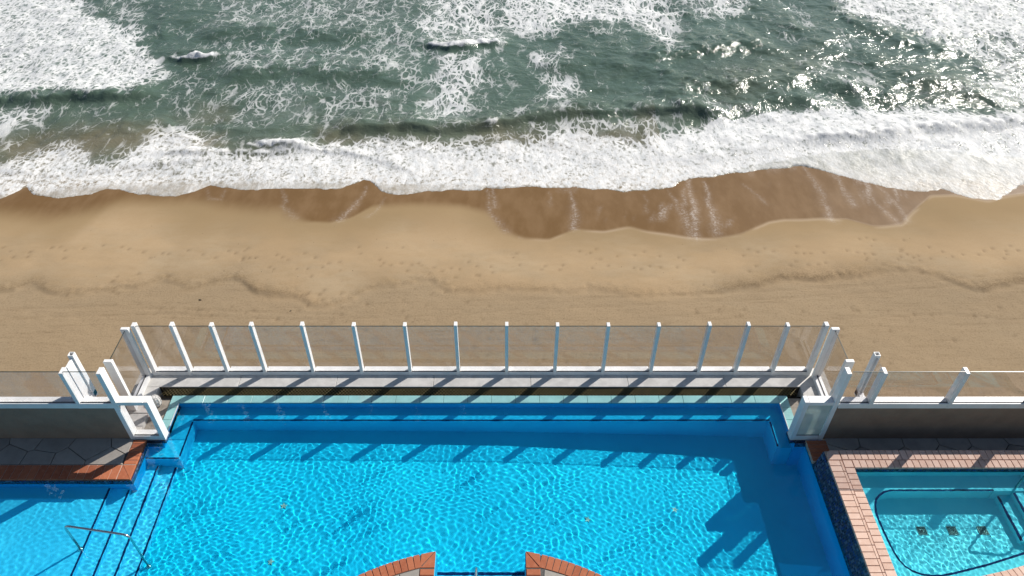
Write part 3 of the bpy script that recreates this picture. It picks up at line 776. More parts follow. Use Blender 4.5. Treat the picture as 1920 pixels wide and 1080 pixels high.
def flagstones(parent, region, z, size, seed, inside=None, gap=.008):
    rnd = random.Random(seed)
    x0 = min(p[0] for p in region); x1 = max(p[0] for p in region); y0 = min(p[1] for p in region); y1 = max(p[1] for p in region)
    seeds = []
    ny = int((y1 - y0) / (size * .8)) + 3; nx = int((x1 - x0) / size) + 3
    for j in range(-1, ny):
        for i in range(-1, nx):
            seeds.append((x0 + (i + .5 * (j % 2)) * size + rnd.uniform(-.3, .3) * size, y0 + j * size * .8 + rnd.uniform(-.28, .28) * size))
    for s in seeds:
        if inside and not inside(*s): continue
        poly = list(region)
        for q in seeds:
            if q is s: continue
            dx, dy = q[0] - s[0], q[1] - s[1]; d = math.hypot(dx, dy)
            if d > size * 2.6: continue
            poly = clip(poly, (s[0] + q[0]) / 2 - dx / d * gap, (s[1] + q[1]) / 2 - dy / d * gap, dx / d, dy / d)
            if len(poly) < 3: break
        if len(poly) < 3: continue
        a = abs(sum(poly[i][0] * poly[(i + 1) % len(poly)][1] - poly[(i + 1) % len(poly)][0] * poly[i][1] for i in range(len(poly)))) / 2
        if a < .02: continue
        c = (sum(p[0] for p in poly) / len(poly), sum(p[1] for p in poly) / len(poly))
        me = MB().prism([(p[0] - c[0], p[1] - c[1]) for p in poly], -.04, 0, .008).mesh('flagstone', M_STONE)
        piece('flagstone', me, parent, (c[0], c[1], z + rnd.uniform(-.002, .002)))

# ------------------------------------------------------------------ terrace masses (the setting)
LEFT_END, RIGHT_END = -17.0, 15.0
deck = empty('terrace_deck', (0, 0, -.05), kind='structure')
b = MB()
b.box(LEFT_END, -8.62, 9.99, 11.32, -3.0, -.04)                      # beside the shallow end
b.box(-9.34, -8.23, 11.33, 12.49, -3.0, -.20)                        # under the corners and trough
b.box(-8.62, -8.26, 11.03, 11.33, -3.0, -.13)
b.box(-8.23, 6.86, 12.27, 12.49, -3.0, -.13)
b.box(-9.34, 8.08, 12.49, 12.72, -3.0, -.55)
b.box(6.89, 8.08, 11.03, 12.49, -3.0, -.20)
b.box(7.27, RIGHT_END, 10.40, 11.02, -3.0, -.04)                     # behind the hot tub
b.box(8.08, RIGHT_END, 11.02, 11.32, -3.0, -.04)
b.box(LEFT_END, RIGHT_END, -12.0, 2.9, -3.0, -.04)                   # towards the building
b.build('deck_base', M_JOINT, deck)
flagstones(deck, [(LEFT_END, 10.36), (-8.915, 10.36), (-8.915, 11.10), (LEFT_END, 11.10)], 0.0, .85, 3)
flagstones(deck, [(7.62, 10.47), (RIGHT_END, 10.47), (RIGHT_END, 11.10), (7.62, 11.10)], 0.0, .85, 4)
# red brick edging round the left terrace
coping_l = empty('brick_coping', (-8.8, 9.95, -.04), 'red brick coping with pale mortar round the flagstone terrace by the steps', 'coping')
MB().prism([(LEFT_END, 9.96), (-8.61, 9.96), (-8.61, 11.05), (-8.90, 11.05), (-8.90, 10.345), (LEFT_END, 10.345)], -.045, -.010).build('mortar_bed', M_GROUT, coping_l)
brick_row(coping_l, (-14.0, 10.145), (-8.92, 10.145), .385, .19, 0, M_BRICK)
brick_row(coping_l, (-8.752, 10.36), (-8.752, 11.05), .30, .115, 0, M_BRICK)
MB().prism([(-8.908, 9.952), (-8.602, 9.952), (-8.905, 10.345)], -.05, 0, .008).build('brick', M_BRICK, coping_l)
MB().prism([(-8.602, 9.958), (-8.602, 10.348), (-8.897, 10.348)], -.05, 0, .008).build('brick', M_BRICK, coping_l)

# sea wall that carries the terrace above the sand
b = MB()
b.box(LEFT_END - 60, -9.36, 11.10, 11.33, -7.0, -.06); b.box(-9.58, -9.36, 11.33, 13.34, -7.0, -.14)
b.box(-9.36, 8.10, 13.10, 13.34, -7.0, -.14); b.box(8.10, 8.32, 11.33, 13.34, -7.0, -.14); b.box(8.10, RIGHT_END + 60, 11.10, 11.33, -7.0, -.06)
tag(b.build('sea_wall', M_SEAWALL), 'tall grey concrete sea wall holding the terrace above the sand', 'wall')

# ------------------------------------------------------------------ swimming pool
pool = empty('swimming_pool', (0, 8, -2.2), 'large blue plastered swimming pool with steps, bench and teal overflow edge', 'pool')
FX = [(-8.2, .86), (-4.0, .87), (0.0, .92), (4.0, 1.10), (7.3, 1.34)]
b = MB()
vsF = [(x, y, WATER_Z - d) for x, d in FX for y in (2.9, 12.3)]
b.add(vsF, [(2 * i, 2 * i + 2, 2 * i + 3, 2 * i + 1) for i in range(len(FX) - 1)])
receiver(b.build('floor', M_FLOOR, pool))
# walls, one sheet of plaster with thickness along each side
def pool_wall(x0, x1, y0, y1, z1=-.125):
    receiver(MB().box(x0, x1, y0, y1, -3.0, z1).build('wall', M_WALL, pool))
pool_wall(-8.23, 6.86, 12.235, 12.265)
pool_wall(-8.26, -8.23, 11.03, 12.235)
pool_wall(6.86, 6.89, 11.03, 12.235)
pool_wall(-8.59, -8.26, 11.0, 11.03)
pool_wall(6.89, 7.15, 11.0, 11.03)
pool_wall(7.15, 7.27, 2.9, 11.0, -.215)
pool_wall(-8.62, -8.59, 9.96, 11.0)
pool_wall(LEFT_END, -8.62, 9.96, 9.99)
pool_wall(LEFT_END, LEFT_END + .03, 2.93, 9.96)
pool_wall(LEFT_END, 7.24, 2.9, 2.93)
# sitting bench along the far side and round both corners
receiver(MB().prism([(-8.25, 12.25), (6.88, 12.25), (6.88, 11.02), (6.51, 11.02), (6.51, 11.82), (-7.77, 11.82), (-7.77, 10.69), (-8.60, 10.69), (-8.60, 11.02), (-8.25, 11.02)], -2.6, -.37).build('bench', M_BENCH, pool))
# steps down from the shallow end
zst = [(-9.14, .36), (-8.72, .48), (-8.31, .60), (-7.91, .72)]
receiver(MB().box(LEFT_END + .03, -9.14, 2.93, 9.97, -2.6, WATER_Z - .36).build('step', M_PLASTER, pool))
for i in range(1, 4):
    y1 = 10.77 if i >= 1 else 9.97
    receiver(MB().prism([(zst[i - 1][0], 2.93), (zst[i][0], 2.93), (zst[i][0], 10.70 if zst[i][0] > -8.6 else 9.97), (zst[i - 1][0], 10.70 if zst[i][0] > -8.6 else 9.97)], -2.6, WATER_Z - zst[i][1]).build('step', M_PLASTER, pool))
# navy tile lines on the step and bench edges
def line_tile(pts, z, w=.044):
    bm = MB()
    for (x0, y0), (x1, y1) in zip(pts[:-1], pts[1:]):
        if abs(x1 - x0) > abs(y1 - y0): bm.box(min(x0, x1), max(x0, x1), y0 - w / 2, y0 + w / 2, z - .02, z + .004)
        else: bm.box(x0 - w / 2, x0 + w / 2, min(y0, y1) + (w / 2 + .001), max(y0, y1) - (w / 2 + .001), z - .02, z + .004)
    receiver(bm.build('edge_tile', M_NAVY, pool))
for i, (x, d) in enumerate(zst):
    line_tile([(x - .03, 2.93), (x - .03, 9.96 if i < 2 else 10.68)], WATER_Z - d, .045)
line_tile([(-7.80, 11.85), (6.54, 11.85)], -.37)
line_tile([(-7.80, 11.82), (-7.80, 10.75)], -.37)
line_tile([(6.54, 11.82), (6.54, 11.04)], -.37)
line_tile([(-8.59, 10.72), (-7.80, 10.72)], -.37)
# entry steps in the notch of the near terrace
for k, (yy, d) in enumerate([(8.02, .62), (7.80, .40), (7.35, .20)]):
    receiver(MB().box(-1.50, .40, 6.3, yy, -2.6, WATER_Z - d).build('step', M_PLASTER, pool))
line_tile([(-1.48, 7.96), (.38, 7.96)], WATER_Z - .62, .07)
line_tile([(-1.48, 7.74), (.38, 7.74)], WATER_Z - .40, .07)
# waterline mosaic bands
def band(x0, x1, y0, y1, z0=-.24, z1=-.045):
    receiver(MB().box(x0, x1, y0, y1, z0, z1).build('waterline_tile', M_MOSAIC, pool))
band(LEFT_END, -8.575, 9.945, 9.958)
band(-8.588, -8.575, 9.959, 10.985)
band(-8.588, -8.232, 10.985, 10.998)
band(6.892, 7.138, 10.985, 10.998)
# starfish set in the floor
for x, y, d, s in ((-5.16, 9.68, .868, .085), (1.86, 9.40, 1.01, .08), (3.92, 9.69, 1.12, .085), (-5.15, 8.31, .868, .08)):
    pts = []
    a0 = random.uniform(0, 1)
    for k in range(10):
        r = s if k % 2 == 0 else s * .42
        pts.append((x + r * math.cos(a0 + k * math.pi / 5), y + r * math.sin(a0 + k * math.pi / 5)))
    receiver(MB().prism(pts, WATER_Z - d - .02, WATER_Z - d + .03).build('starfish_inlay', M_STAR, pool))
# teal overflow edge, tile by tile
xe = np.linspace(-8.23, 6.86, 26)
for i in range(25):
    MB().cbox(xe[i] + .003, xe[i + 1] - .003, 12.247, 12.478, -.14, -.082 + random.gauss(0, .0008), .005).build('overflow_tile', M_WEIR, pool)
for x0, x1 in ((-8.45, -8.233), (6.863, 7.09)):
    ye = np.linspace(11.33, 12.476, 4)
    for i in range(3):
        MB().cbox(x0, x1, ye[i] + .003, ye[i + 1] - .003, -.14, -.08, .005).build('overflow_tile', M_WEIR, pool)
for x0, x1 in ((-8.232, -8.218), (6.848, 6.862)):
    MB().box(x0, x1, 11.33, 12.232, -.13, -.074).build('trim_strip', M_WHITE, pool)

def wave_sheet(x0, x1, y0, y1, step, seed, slope, lam0, lam1, z, spread=1.0):
    xs = np.arange(x0, x1 + step / 2, step); ys = np.arange(y0, y1 + step / 2, step)
    xs[-1] = x1; ys[-1] = y1
    X, Y = np.meshgrid(xs.astype(np.float32), ys.astype(np.float32))
    rng = np.random.default_rng(seed); Z = np.zeros_like(X)
    n = 34
    wx = (fbm(X * .5, Y * .5, seed + 1, 2) - .5).astype(np.float32) * .5; wy = (fbm(X * .5, Y * .5, seed + 7, 2) - .5).astype(np.float32) * .5
    gust = (.75 + .5 * fbm(X * .35, Y * .35, seed + 13, 3)).astype(np.float32)
    damp_ = (1 - .35 * sstep(-2, 6, X) * (x1 < 7.5)).astype(np.float32)
    for i in range(n):
        lam = lam0 * (lam1 / lam0) ** rng.random(); a = rng.normal(.15, .85) * spread; k = 2 * math.pi / lam
        A = slope * math.sqrt(2 / n) / k
        Z += np.float32(A) * np.sin(np.float32(k * math.cos(a)) * (X + wx) + np.float32(k * math.sin(a)) * (Y + wy) + np.float32(rng.uniform(0, 6.28)))
    return X, Y, Z * gust * damp_ + z

def make_pool_water():
    X, Y, Z = wave_sheet(-13.2, 7.26, 4.6, 12.245, .0205, 3, .0245, .075, .24, WATER_Z)
    xc = (X[:-1, :-1] + X[1:, 1:]) / 2; yc = (Y[:-1, :-1] + Y[1:, 1:]) / 2
    keep = ~((xc < -8.64) & (yc > 10.0)) & ~((xc < -8.28) & (yc > 11.06)) & ~((xc > 6.90) & (yc > 11.06))
    keep &= ~((np.hypot(xc + .55, yc - 2.87) < 5.2) & ((xc < -1.62) | (xc > .52)))
    me = grid_mesh('pool_water', X, Y, Z, M_WATER, None, keep)
    o = tag(link('pool_water', me), kind='structure')
    o.cycles.is_caustics_caster = True
    # the rest of the sheet, out of view
    b2 = MB()
    b2.add([(LEFT_END, 2.92, WATER_Z), (-13.2, 2.92, WATER_Z), (-13.2, 9.98, WATER_Z), (LEFT_END, 9.98, WATER_Z), (-13.2, 2.92, WATER_Z), (7.26, 2.92, WATER_Z), (7.26, 4.6, WATER_Z), (-13.2, 4.6, WATER_Z)], [(0, 1, 2, 3), (4, 5, 6, 7)])
    o2 = b2.build('still_water', M_WATER, o)
    o2.cycles.is_caustics_caster = True
make_pool_water()

# ------------------------------------------------------------------ ledge, trough and netting behind the overflow edge
ledge = empty('overflow_ledge', (0, 12.7, -.1), 'pale concrete ledge and netted trough behind the pool overflow edge', 'ledge')
xj = np.linspace(-9.34, 8.08, 8)
for i in range(7):
    MB().cbox(xj[i] + (.003 if i else 0), xj[i + 1] - .003, 12.70, 13.33, -.6, 0, .008).build('ledge_slab', M_CONC, ledge)
MB().cbox(-9.34, -8.85, 11.86, 12.697, -.6, 0, .008).build('ledge_slab', M_CONC, ledge)
MB().cbox(7.48, 8.08, 11.42, 12.697, -.6, 0, .008).build('ledge_slab', M_CONC, ledge)
MB().box(-8.845, -8.455, 11.34, 12.36, -.20, -.13).build('trough_floor', M_TROUGH, ledge)
MB().box(7.095, 7.475, 11.34, 12.42, -.20, -.13).build('trough_floor', M_TROUGH, ledge)
MB().box(-9.34, -8.847, 11.34, 11.855, -.20, -.02).build('ledge_slab', M_CONC, ledge)
MB().box(-8.845, 7.475, 12.485, 12.495, -.55, -.15).build('trough_shade_face', M_DARK, ledge)  # recess faces coloured dark for the shade down in the trough
MB().box(-8.845, 7.475, 12.496, 12.699, -.56, -.50).build('trough_shade_face', M_DARK, ledge)
MB().box(-8.845, 7.475, 12.690, 12.699, -.50, -.02).build('trough_shade_face', M_DARK, ledge)
# diamond netting stretched over the trough
b = MB(); pitch = .085; y0, y1 = 12.488, 12.694; wid = y1 - y0
x = -8.84 - wid
while x < 7.47:
    for s_ in (1, -1):
        xa, xb = (x, x + wid) if s_ > 0 else (x + wid, x)
        sag = -.035 + .006 * math.sin(x * 2.3) + (.004 if s_ > 0 else 0)
        if -8.84 < min(xa, xb) and max(xa, xb) < 7.47:
            w = .007
            b.add([(xa - w, y0, sag - .05), (xa + w, y0, sag - .05), (xb + w, y1, sag), (xb - w, y1, sag), (xa - w, y0, sag - .056), (xa + w, y0, sag - .056), (xb + w, y1, sag - .006), (xb - w, y1, sag - .006)],
                  [(0, 1, 2, 3), (7, 6, 5, 4), (0, 4, 5, 1), (1, 5, 6, 2), (3, 2, 6, 7), (0, 3, 7, 4)])
    x += pitch
tag(b.build('netting', M_NET, ledge), kind='stuff')
# roll of white netting in the corner
roll_ = empty('netting_roll', (-8.78, 12.22, -.13), 'rolled white plastic netting standing in the corner of the overflow trough', 'netting')
b = MB()
prof = [(0.0, .11), (.08, .125), (.18, .125), (.26, .10), (.30, .05)]
b.tube([(-8.78, 12.22, -.13 + h) for h, r in prof], [r for h, r in prof], 14)
b.build('roll_body', M_WHITE_NET, roll_, True)
b = MB()
for k in range(10):
    a = k * 2 * math.pi / 10
    b.tube([(-8.78 + (r + .006) * math.cos(a + h * 1.2), 12.22 + (r + .006) * math.sin(a + h * 1.2), -.13 + h) for h, r in prof], .007, 5)
for h, r in prof[1:]:
    b.tube([(-8.78 + (r + .006) * math.cos(a), 12.22 + (r + .006) * math.sin(a), -.13 + h) for a in np.linspace(0, 2 * math.pi, 15)], .007, 5)
b.build('net_strand', M_CONC, roll_)

# ------------------------------------------------------------------ glass fences
def pane(parent, x0, x1, y0, y1, z0, z1, along='x', name='pane', mat=None):
    """one sheet of glass 12 mm thick with a dark polished top edge"""
    bm = MB(); c = (y0 + y1) / 2 if along == 'x' else (x0 + x1) / 2; h = .006
    if along == 'x': bm.box(x0, x1, c - h, c + h, z0, z1)
    else: bm.box(c - h, c + h, y0, y1, z0, z1)
    bm.m[1] = 1
    o = bm.build(name, [mat or M_GLASS, M_EDGE], parent)
    e = MB()
    if along == 'x': e.box(x0, x1, c - h - .002, c + h + .002, z1 + .001, z1 + .012)
    else: e.box(c - h - .002, c + h + .002, y0, y1, z1 + .001, z1 + .012)
    link('top_edge', e.mesh('top_edge', M_EDGE), o)
    return o

def post(parent, x, y, z0, z1, w=.085, d=.15, name='post'):
    return MB().cbox(x - w / 2, x + w / 2, y - d / 2, y + d / 2, z0, z1, .008).build(name, M_WHITE, parent)

def seal(parent, x0, x1, y0, y1, z0, z1):
    return MB().box(x0, x1, y0, y1, z0, z1).build('seal', M_SEAL, parent)

# long fence on the overflow ledge
FY, FZ0, FZ1 = 13.19, 0.0, 1.765
sea_fence = empty('glass_fence', (-.75, FY, FZ0), 'long glass fence with sixteen white posts on the ledge behind the pool', 'fence')
PX = [-9.08, -8.158, -7.198, -6.225, -4.984, -3.729, -2.484, -1.245, 0.0, 1.239, 2.477, 3.709, 4.941, 5.888, 6.848, 7.781]
for i, x in enumerate(PX):
    post(sea_fence, x, FY - .035, FZ0, FZ1 + .035 + random.uniform(-.012, .02), .08 if 0 < i < 15 else .10, .15)
for x0, x1 in zip(PX[:-1], PX[1:]):
    MB().cbox(x0 + .043, x1 - .043, FY - .10, FY + .10, FZ0 - .002, FZ0 + .115, .01).build('rail', M_WHITE, sea_fence)
    seal(sea_fence, x0 + .043, x1 - .043, FY - .086, FY - .064, FZ0 + .115, FZ0 + .127)
    pane(sea_fence, x0 + .039, x1 - .039, FY - .075, FY - .075, FZ0 + .127, FZ1)
# short returns that join it to the low walls
def glass_return(x, sgn, label):
    r = empty('glass_return', (x, 12.5, 0), label, 'fence')
    y0, y1 = 11.97, 13.02
    post(r, x, y0, -.002, 1.79, .20, .09); post(r, x, y1, -.002, 1.79, .20, .09)
    MB().cbox(x - .09, x + .09, y0 + .046, y1 - .046, -.002, .11, .01).build('rail', M_WHITE, r)
    seal(r, x - .012, x + .012, y0 + .046, y1 - .046, .11, .122)
    pane(r, x, x, y0 + .046, y1 - .046, .122, 1.73, 'y')
    return r
glass_return(-9.25, -1, 'short glass panel joining the ledge fence to the low wall beside the netting roll')
glass_return(7.96, 1, 'short glass panel joining the ledge fence to the low wall beside the hot tub')

# corner screens: a tall post, a mid rail and a low pane at the pool edge
def corner_screen(xo, xi, label, mat=None):
    """xo: outer post (full height), xi: inner post at the pool edge (half height)"""
    y = 11.12; s = 1 if xi > xo else -1
    r = empty('corner_screen', ((xo + xi) / 2, y, 0), label, 'screen')
    post(r, xo, y + .06, -.04, 2.34, .105, .21); post(r, xi, y + .06, -.04, 1.36, .105, .21)
    a, c = min(xo, xi) + .056, max(xo, xi) - .056
    MB().cbox(a, c, y - .042, y + .162, 1.255, 1.356, .008).build('mid_rail', M_WHITE, r)
    MB().cbox(a, c, y - .042, y + .162, -.04, .10, .008).build('bottom_rail', M_WHITE, r)
    seal(r, a, c, y - .012, y + .010, .10, .112)
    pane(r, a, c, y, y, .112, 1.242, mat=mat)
    MB().box(min(xo, xi) - .05, max(xo, xi) + .05, y - .07, y + .21, -.16, -.041).build('footing', M_MOSAIC, r)
    return r
corner_screen(-8.93, -8.21, 'white framed low glass screen at the pool corner beside the red brick coping')
corner_screen(7.50, 6.83, 'white framed low glass screen painted pale with sky reflection at the pool corner beside the hot tub', M_SKY_PANE)

# low walls with rails, posts and panes on top
def low_wall(x0, x1, label):
    o = MB().box(x0, x1, 11.10, 11.34, -.05, 1.14).build('low_wall', M_STUCCO)
    tag(o, label, 'wall')
low_wall(LEFT_END, -8.99, 'dark stucco low wall behind the flagstones and red brick coping')
low_wall(7.56, RIGHT_END, 'dark stucco low wall behind the raised hot tub')

def wall_fence(posts, x_end, label):
    r = empty('glass_fence', (posts[0], 11.2, 1.14), label, 'fence')
    xs = sorted(posts + [x_end])
    for x in posts[0:]:
        post(r, x, 11.185, 1.14, 2.34, .085, .20)
    for i, (a, c) in enumerate(zip(xs[:-1], xs[1:])):
        a2 = a + .046; c2 = c - .046
        MB().cbox(a2, c2, 11.088, 11.30, 1.141, 1.30, .008).build('rail', M_WHITE, r)
        seal(r, a2, c2, 11.122, 11.144, 1.30, 1.312)
        pane(r, a2, c2, 11.133, 11.133, 1.312, 2.345)
    return r
fl = wall_fence([-15.9, -13.85, -11.80, -9.76], -9.05 + .10, 'glass fence with white posts on the low wall behind the red brick coping')
fr_ = wall_fence([8.30, 10.10, 11.97, 13.8], 7.42 + .12, 'glass fence with white posts on the low wall behind the hot tub')
# wind braces: a fin and a channel post behind one fence post
def brace(parent, x, sgn):
    br = MB().box(x - .02, x + .02, 11.287, 11.56, 1.14, 2.32).build('fin_panel', M_WHITE if sgn < 0 else M_GLASS, parent)
    b2 = MB()
    y = 11.62; w = .06; zt = 2.40
    b2.box(x - w, x + w, y - w, y - w + .014, 1.0, zt); b2.box(x - w, x - w + .014, y - w + .014, y + w, 1.0, zt)
    b2.box(x + w - .014, x + w, y - w + .014, y + w, 1.0, zt); b2.box(x - w + .014, x + w - .014, y + w - .014, y + w, 1.0, zt)
    b2.build('channel_post', M_WHITE, parent)
    MB().box(x - .06, x + .06, 11.342, 11.68, .96, 1.139).build('bracket', M_WHITE, parent)
brace(fl, -9.72, -1)
brace(fr_, 8.27, 1)

# ------------------------------------------------------------------ hot tub
tub = empty('hot_tub', (9.8, 8.9, -.9), 'raised blue hot tub with pink brick coping and navy seat line', 'hot tub')
near_arc = [(7.80, 7.02), (8.3, 7.12), (9.0, 7.27), (9.58, 7.41), (10.05, 7.51), (10.43, 7.61), (11.0, 7.78), (11.6, 8.0), (12.6, 8.4)]
XR = 12.6
b = MB(); b.box(7.28, 7.795, 2.9, 10.43, -1.2, SPA_Z - .05); b.box(7.795, XR + .6, 9.975, 10.43, -1.2, SPA_Z - .05); b.box(XR, XR + .6, 8.4, 9.975, -1.2, SPA_Z - .05)
b.prism([(x, y) for x, y in near_arc] + [(XR + .6, 8.4), (XR + .6, 2.9), (7.795, 2.9)], -1.2, SPA_Z - .05)
receiver(b.build('surround', M_GROUT, tub))
MB().add([(7.155, y_, -.21) for y_ in (2.9, 10.43)] + [(7.279, y_, -.21) for y_ in (2.9, 10.43)] + [(7.262, y_, SPA_Z - .051) for y_ in (2.9, 10.43)] + [(7.279, y_, SPA_Z - .051) for y_ in (2.9, 10.43)], [(0, 4, 5, 1), (4, 6, 7, 5), (0, 2, 6, 4), (1, 5, 7, 3), (2, 3, 7, 6), (0, 1, 3, 2)]).build('mosaic_face', M_MOSAIC, tub)
MB().box(7.28, XR + .6, 10.431, 10.442, -.04, SPA_Z - .051).build('mosaic_face', M_STUCCO, tub)
receiver(MB().box(7.78, XR + .1, 6.9, 10.0, -1.0, SPA_WATER_Z - .85).build('floor', M_SPA, tub))
def arc_offset(pts, off):
    out = []
    for i, p in enumerate(pts):
        a = Vector(pts[max(i - 1, 0)]); c = Vector(pts[min(i + 1, len(pts) - 1)])
        d = (c - a).normalized(); out.append((p[0] - d.y * off, p[1] + d.x * off))
    return out
# inner lining
bm = MB(); bm.box(7.796, 7.806, 7.0, 9.974, -1.0, SPA_WATER_Z - .10); bm.box(7.806, XR - .001, 9.964, 9.974, -1.0, SPA_WATER_Z - .10)
receiver(bm.build('wall', M_SPA, tub))
bm = MB(); bm.box(7.797, 7.807, 7.05, 9.973, SPA_WATER_Z - .099, SPA_Z - .052); bm.box(7.807, XR - .001, 9.963, 9.973, SPA_WATER_Z - .099, SPA_Z - .052)
receiver(bm.build('waterline_tile', M_MOSAIC, tub))
# seat: outline of the seat edge (rounded), seat fills between it and the walls
k = 1.016
seat_in = [(x * k, y * k) for x, y in [(10.72, 9.443), (8.462, 9.443), (8.29, 9.40), (8.155, 9.308), (8.05, 9.21), (7.991, 9.08), (7.945, 8.92), (7.935, 8.723), (7.945, 8.45), (7.967, 8.167), (7.99, 7.97), (8.03, 7.80), (8.10, 7.67), (8.204, 7.575), (8.36, 7.50), (8.535, 7.468), (8.78, 7.475), (9.043, 7.524), (9.768, 7.696), (10.656, 7.952), (11.5, 8.25)]]
outer = [(11.0, 9.98), (7.80, 9.98), (7.80, 7.0), (8.3, 7.10), (9.0, 7.25), (9.58, 7.39), (10.43, 7.59), (11.0, 7.76), (11.7, 8.0)]
zs = SPA_WATER_Z - .34
bm = MB()
n = len(seat_in)
def nearest_outer(p, i):
    t = i / (n - 1) * (len(outer) - 1); j = min(int(t), len(outer) - 2); f = t - j
    return (outer[j][0] + (outer[j + 1][0] - outer[j][0]) * f, outer[j][1] + (outer[j + 1][1] - outer[j][1]) * f)
om = []
for i, p in enumerate(seat_in):
    if i <= 1: om.append((p[0], 9.98))
    elif i <= 6: om.append([(8.2, 9.98), (7.8, 9.98), (7.8, 9.7), (7.8, 9.4), (7.8, 9.2)][i - 2])
    elif i <= 11: om.append((7.8, p[1]))
    elif i <= 14: om.append([(7.8, 7.4), (7.8, 7.0), (8.1, 7.06)][i - 12])
    else: om.append((p[0] + .12, float(np.interp(p[0] + .12, [q[0] for q in near_arc], [q[1] for q in near_arc])) - .02))
vs2 = [(x, y, zs) for x, y in seat_in] + [(x, y, zs) for x, y in om] + [(x, y, -1.0) for x, y in seat_in]
fs2 = []
for i in range(n - 1):
    fs2 += [(i, i + 1, n + i + 1, n + i), (i + 1, i, 2 * n + i, 2 * n + i + 1)]
bm.add(vs2, fs2)
receiver(bm.build('seat', M_SPA, tub))
bm = MB()
ins = arc_offset(seat_in, -.022); outs = arc_offset(seat_in, .022)
for i in range(n - 1):
    a, b_, c, d = ins[i], ins[i + 1], outs[i + 1], outs[i]
    bm.add([(a[0], a[1], zs + .005), (b_[0], b_[1], zs + .005), (c[0], c[1], zs + .005), (d[0], d[1], zs + .005)], [(0, 1, 2, 3)])
receiver(bm.build('edge_tile', M_NAVY, tub))
# entry steps on the far side
for x0, d in ((11.03, .62), (11.33, .40), (11.65, .2)):
    receiver(MB().box(x0, XR, 8.45, 9.57 if x0 < 11.6 else 9.96, -1.0, SPA_WATER_Z - d).build('step', M_SPA, tub))
    receiver(MB().box(x0 - .002, x0 + .045, 8.46, 9.55, SPA_WATER_Z - d - .03, SPA_WATER_Z - d + .005).build('edge_tile', M_NAVY, tub))
receiver(MB().box(10.9, XR, 9.575, 9.97, -1.0, zs - .002).build('seat', M_SPA, tub))
# square drains
for dx in (9.09, 9.76, 10.42):
    zf = SPA_WATER_Z - .85; y = 8.79; s = .105
    dr = MB().cbox(dx - s, dx + s, y - s, y + s, zf - .01, zf + .018, .004).build('drain', M_DRAIN, tub)
    bm = MB()
    for q in (.082, .050, .020):
        w = .011; z_ = zf + .018
        bm.box(dx - q, dx + q, y - q, y - q + w, z_, z_ + .004); bm.box(dx - q, dx + q, y + q - w, y + q, z_, z_ + .004)
        bm.box(dx - q, dx - q + w, y - q + w, y + q - w, z_, z_ + .004); bm.box(dx + q - w, dx + q, y - q + w, y + q - w, z_, z_ + .004)
    link('slot', bm.mesh('slot', M_DRAIN_DARK), dr); receiver(dr)
# pink brick coping: three courses down the pool side, two along the back
brick_row(tub, (7.395, 4.2), (7.395, 10.16), .255, .15, SPA_Z, M_PINK)
brick_row(tub, (7.555, 4.2), (7.555, 10.16), .050, .30, SPA_Z, M_PINK)
brick_row(tub, (7.695, 4.2), (7.695, 9.96), .215, .15, SPA_Z, M_PINK)
brick_row(tub, (7.81, 10.06), (XR + .3, 10.06), .205, .15, SPA_Z, M_PINK)
brick_row(tub, (7.60, 10.305), (XR + .3, 10.305), .255, .15, SPA_Z, M_PINK)
MB().prism([(7.30, 10.17), (7.585, 10.17), (7.585, 10.43), (7.40, 10.43), (7.33, 10.39), (7.30, 10.31)], SPA_Z - .05, SPA_Z, .008).build('brick', M_PINK, tub)
MB().prism([(7.595, 9.97), (7.80, 9.97), (7.80, 10.16), (7.595, 10.16)], SPA_Z - .05, SPA_Z, .008).build('brick', M_PINK, tub)
arc_in = arc_offset(near_arc, -.13)
for (p0, p1), (q0, q1) in zip(zip(near_arc[:-1], near_arc[1:]), zip(arc_in[:-1], arc_in[1:])):
    brick_row(tub, (q0[0], q0[1]), (q1[0], q1[1]), .30, .15, SPA_Z, M_PINK)
# dark brick step between the corner screen and the tub
edge_l = empty('brick_edging', (7.4, 10.7, -.04), 'dark red brick edging in shade between pool corner and hot tub', 'coping')
MB().box(7.14, 7.62, 10.445, 11.04, -.12, -.010).build('mortar_bed', M_GROUT, edge_l)
brick_row(edge_l, (7.38, 10.45), (7.38, 11.03), .47, .116, 0, M_BRICK)
X, Y, Z = wave_sheet(7.80, XR, 6.98, 9.965, .019, 17, .028, .07, .20, SPA_WATER_Z)
yc = (Y[:-1, :-1] + Y[1:, 1:]) / 2; xc = (X[:-1, :-1] + X[1:, 1:]) / 2
arc_y = np.interp(xc, [q[0] for q in near_arc], [q[1] for q in near_arc])
wo = tag(link('hot_tub_water', grid_mesh('hot_tub_water', X, Y, Z, M_WATER, None, yc > arc_y - .06)), kind='structure')
wo.cycles.is_caustics_caster = True

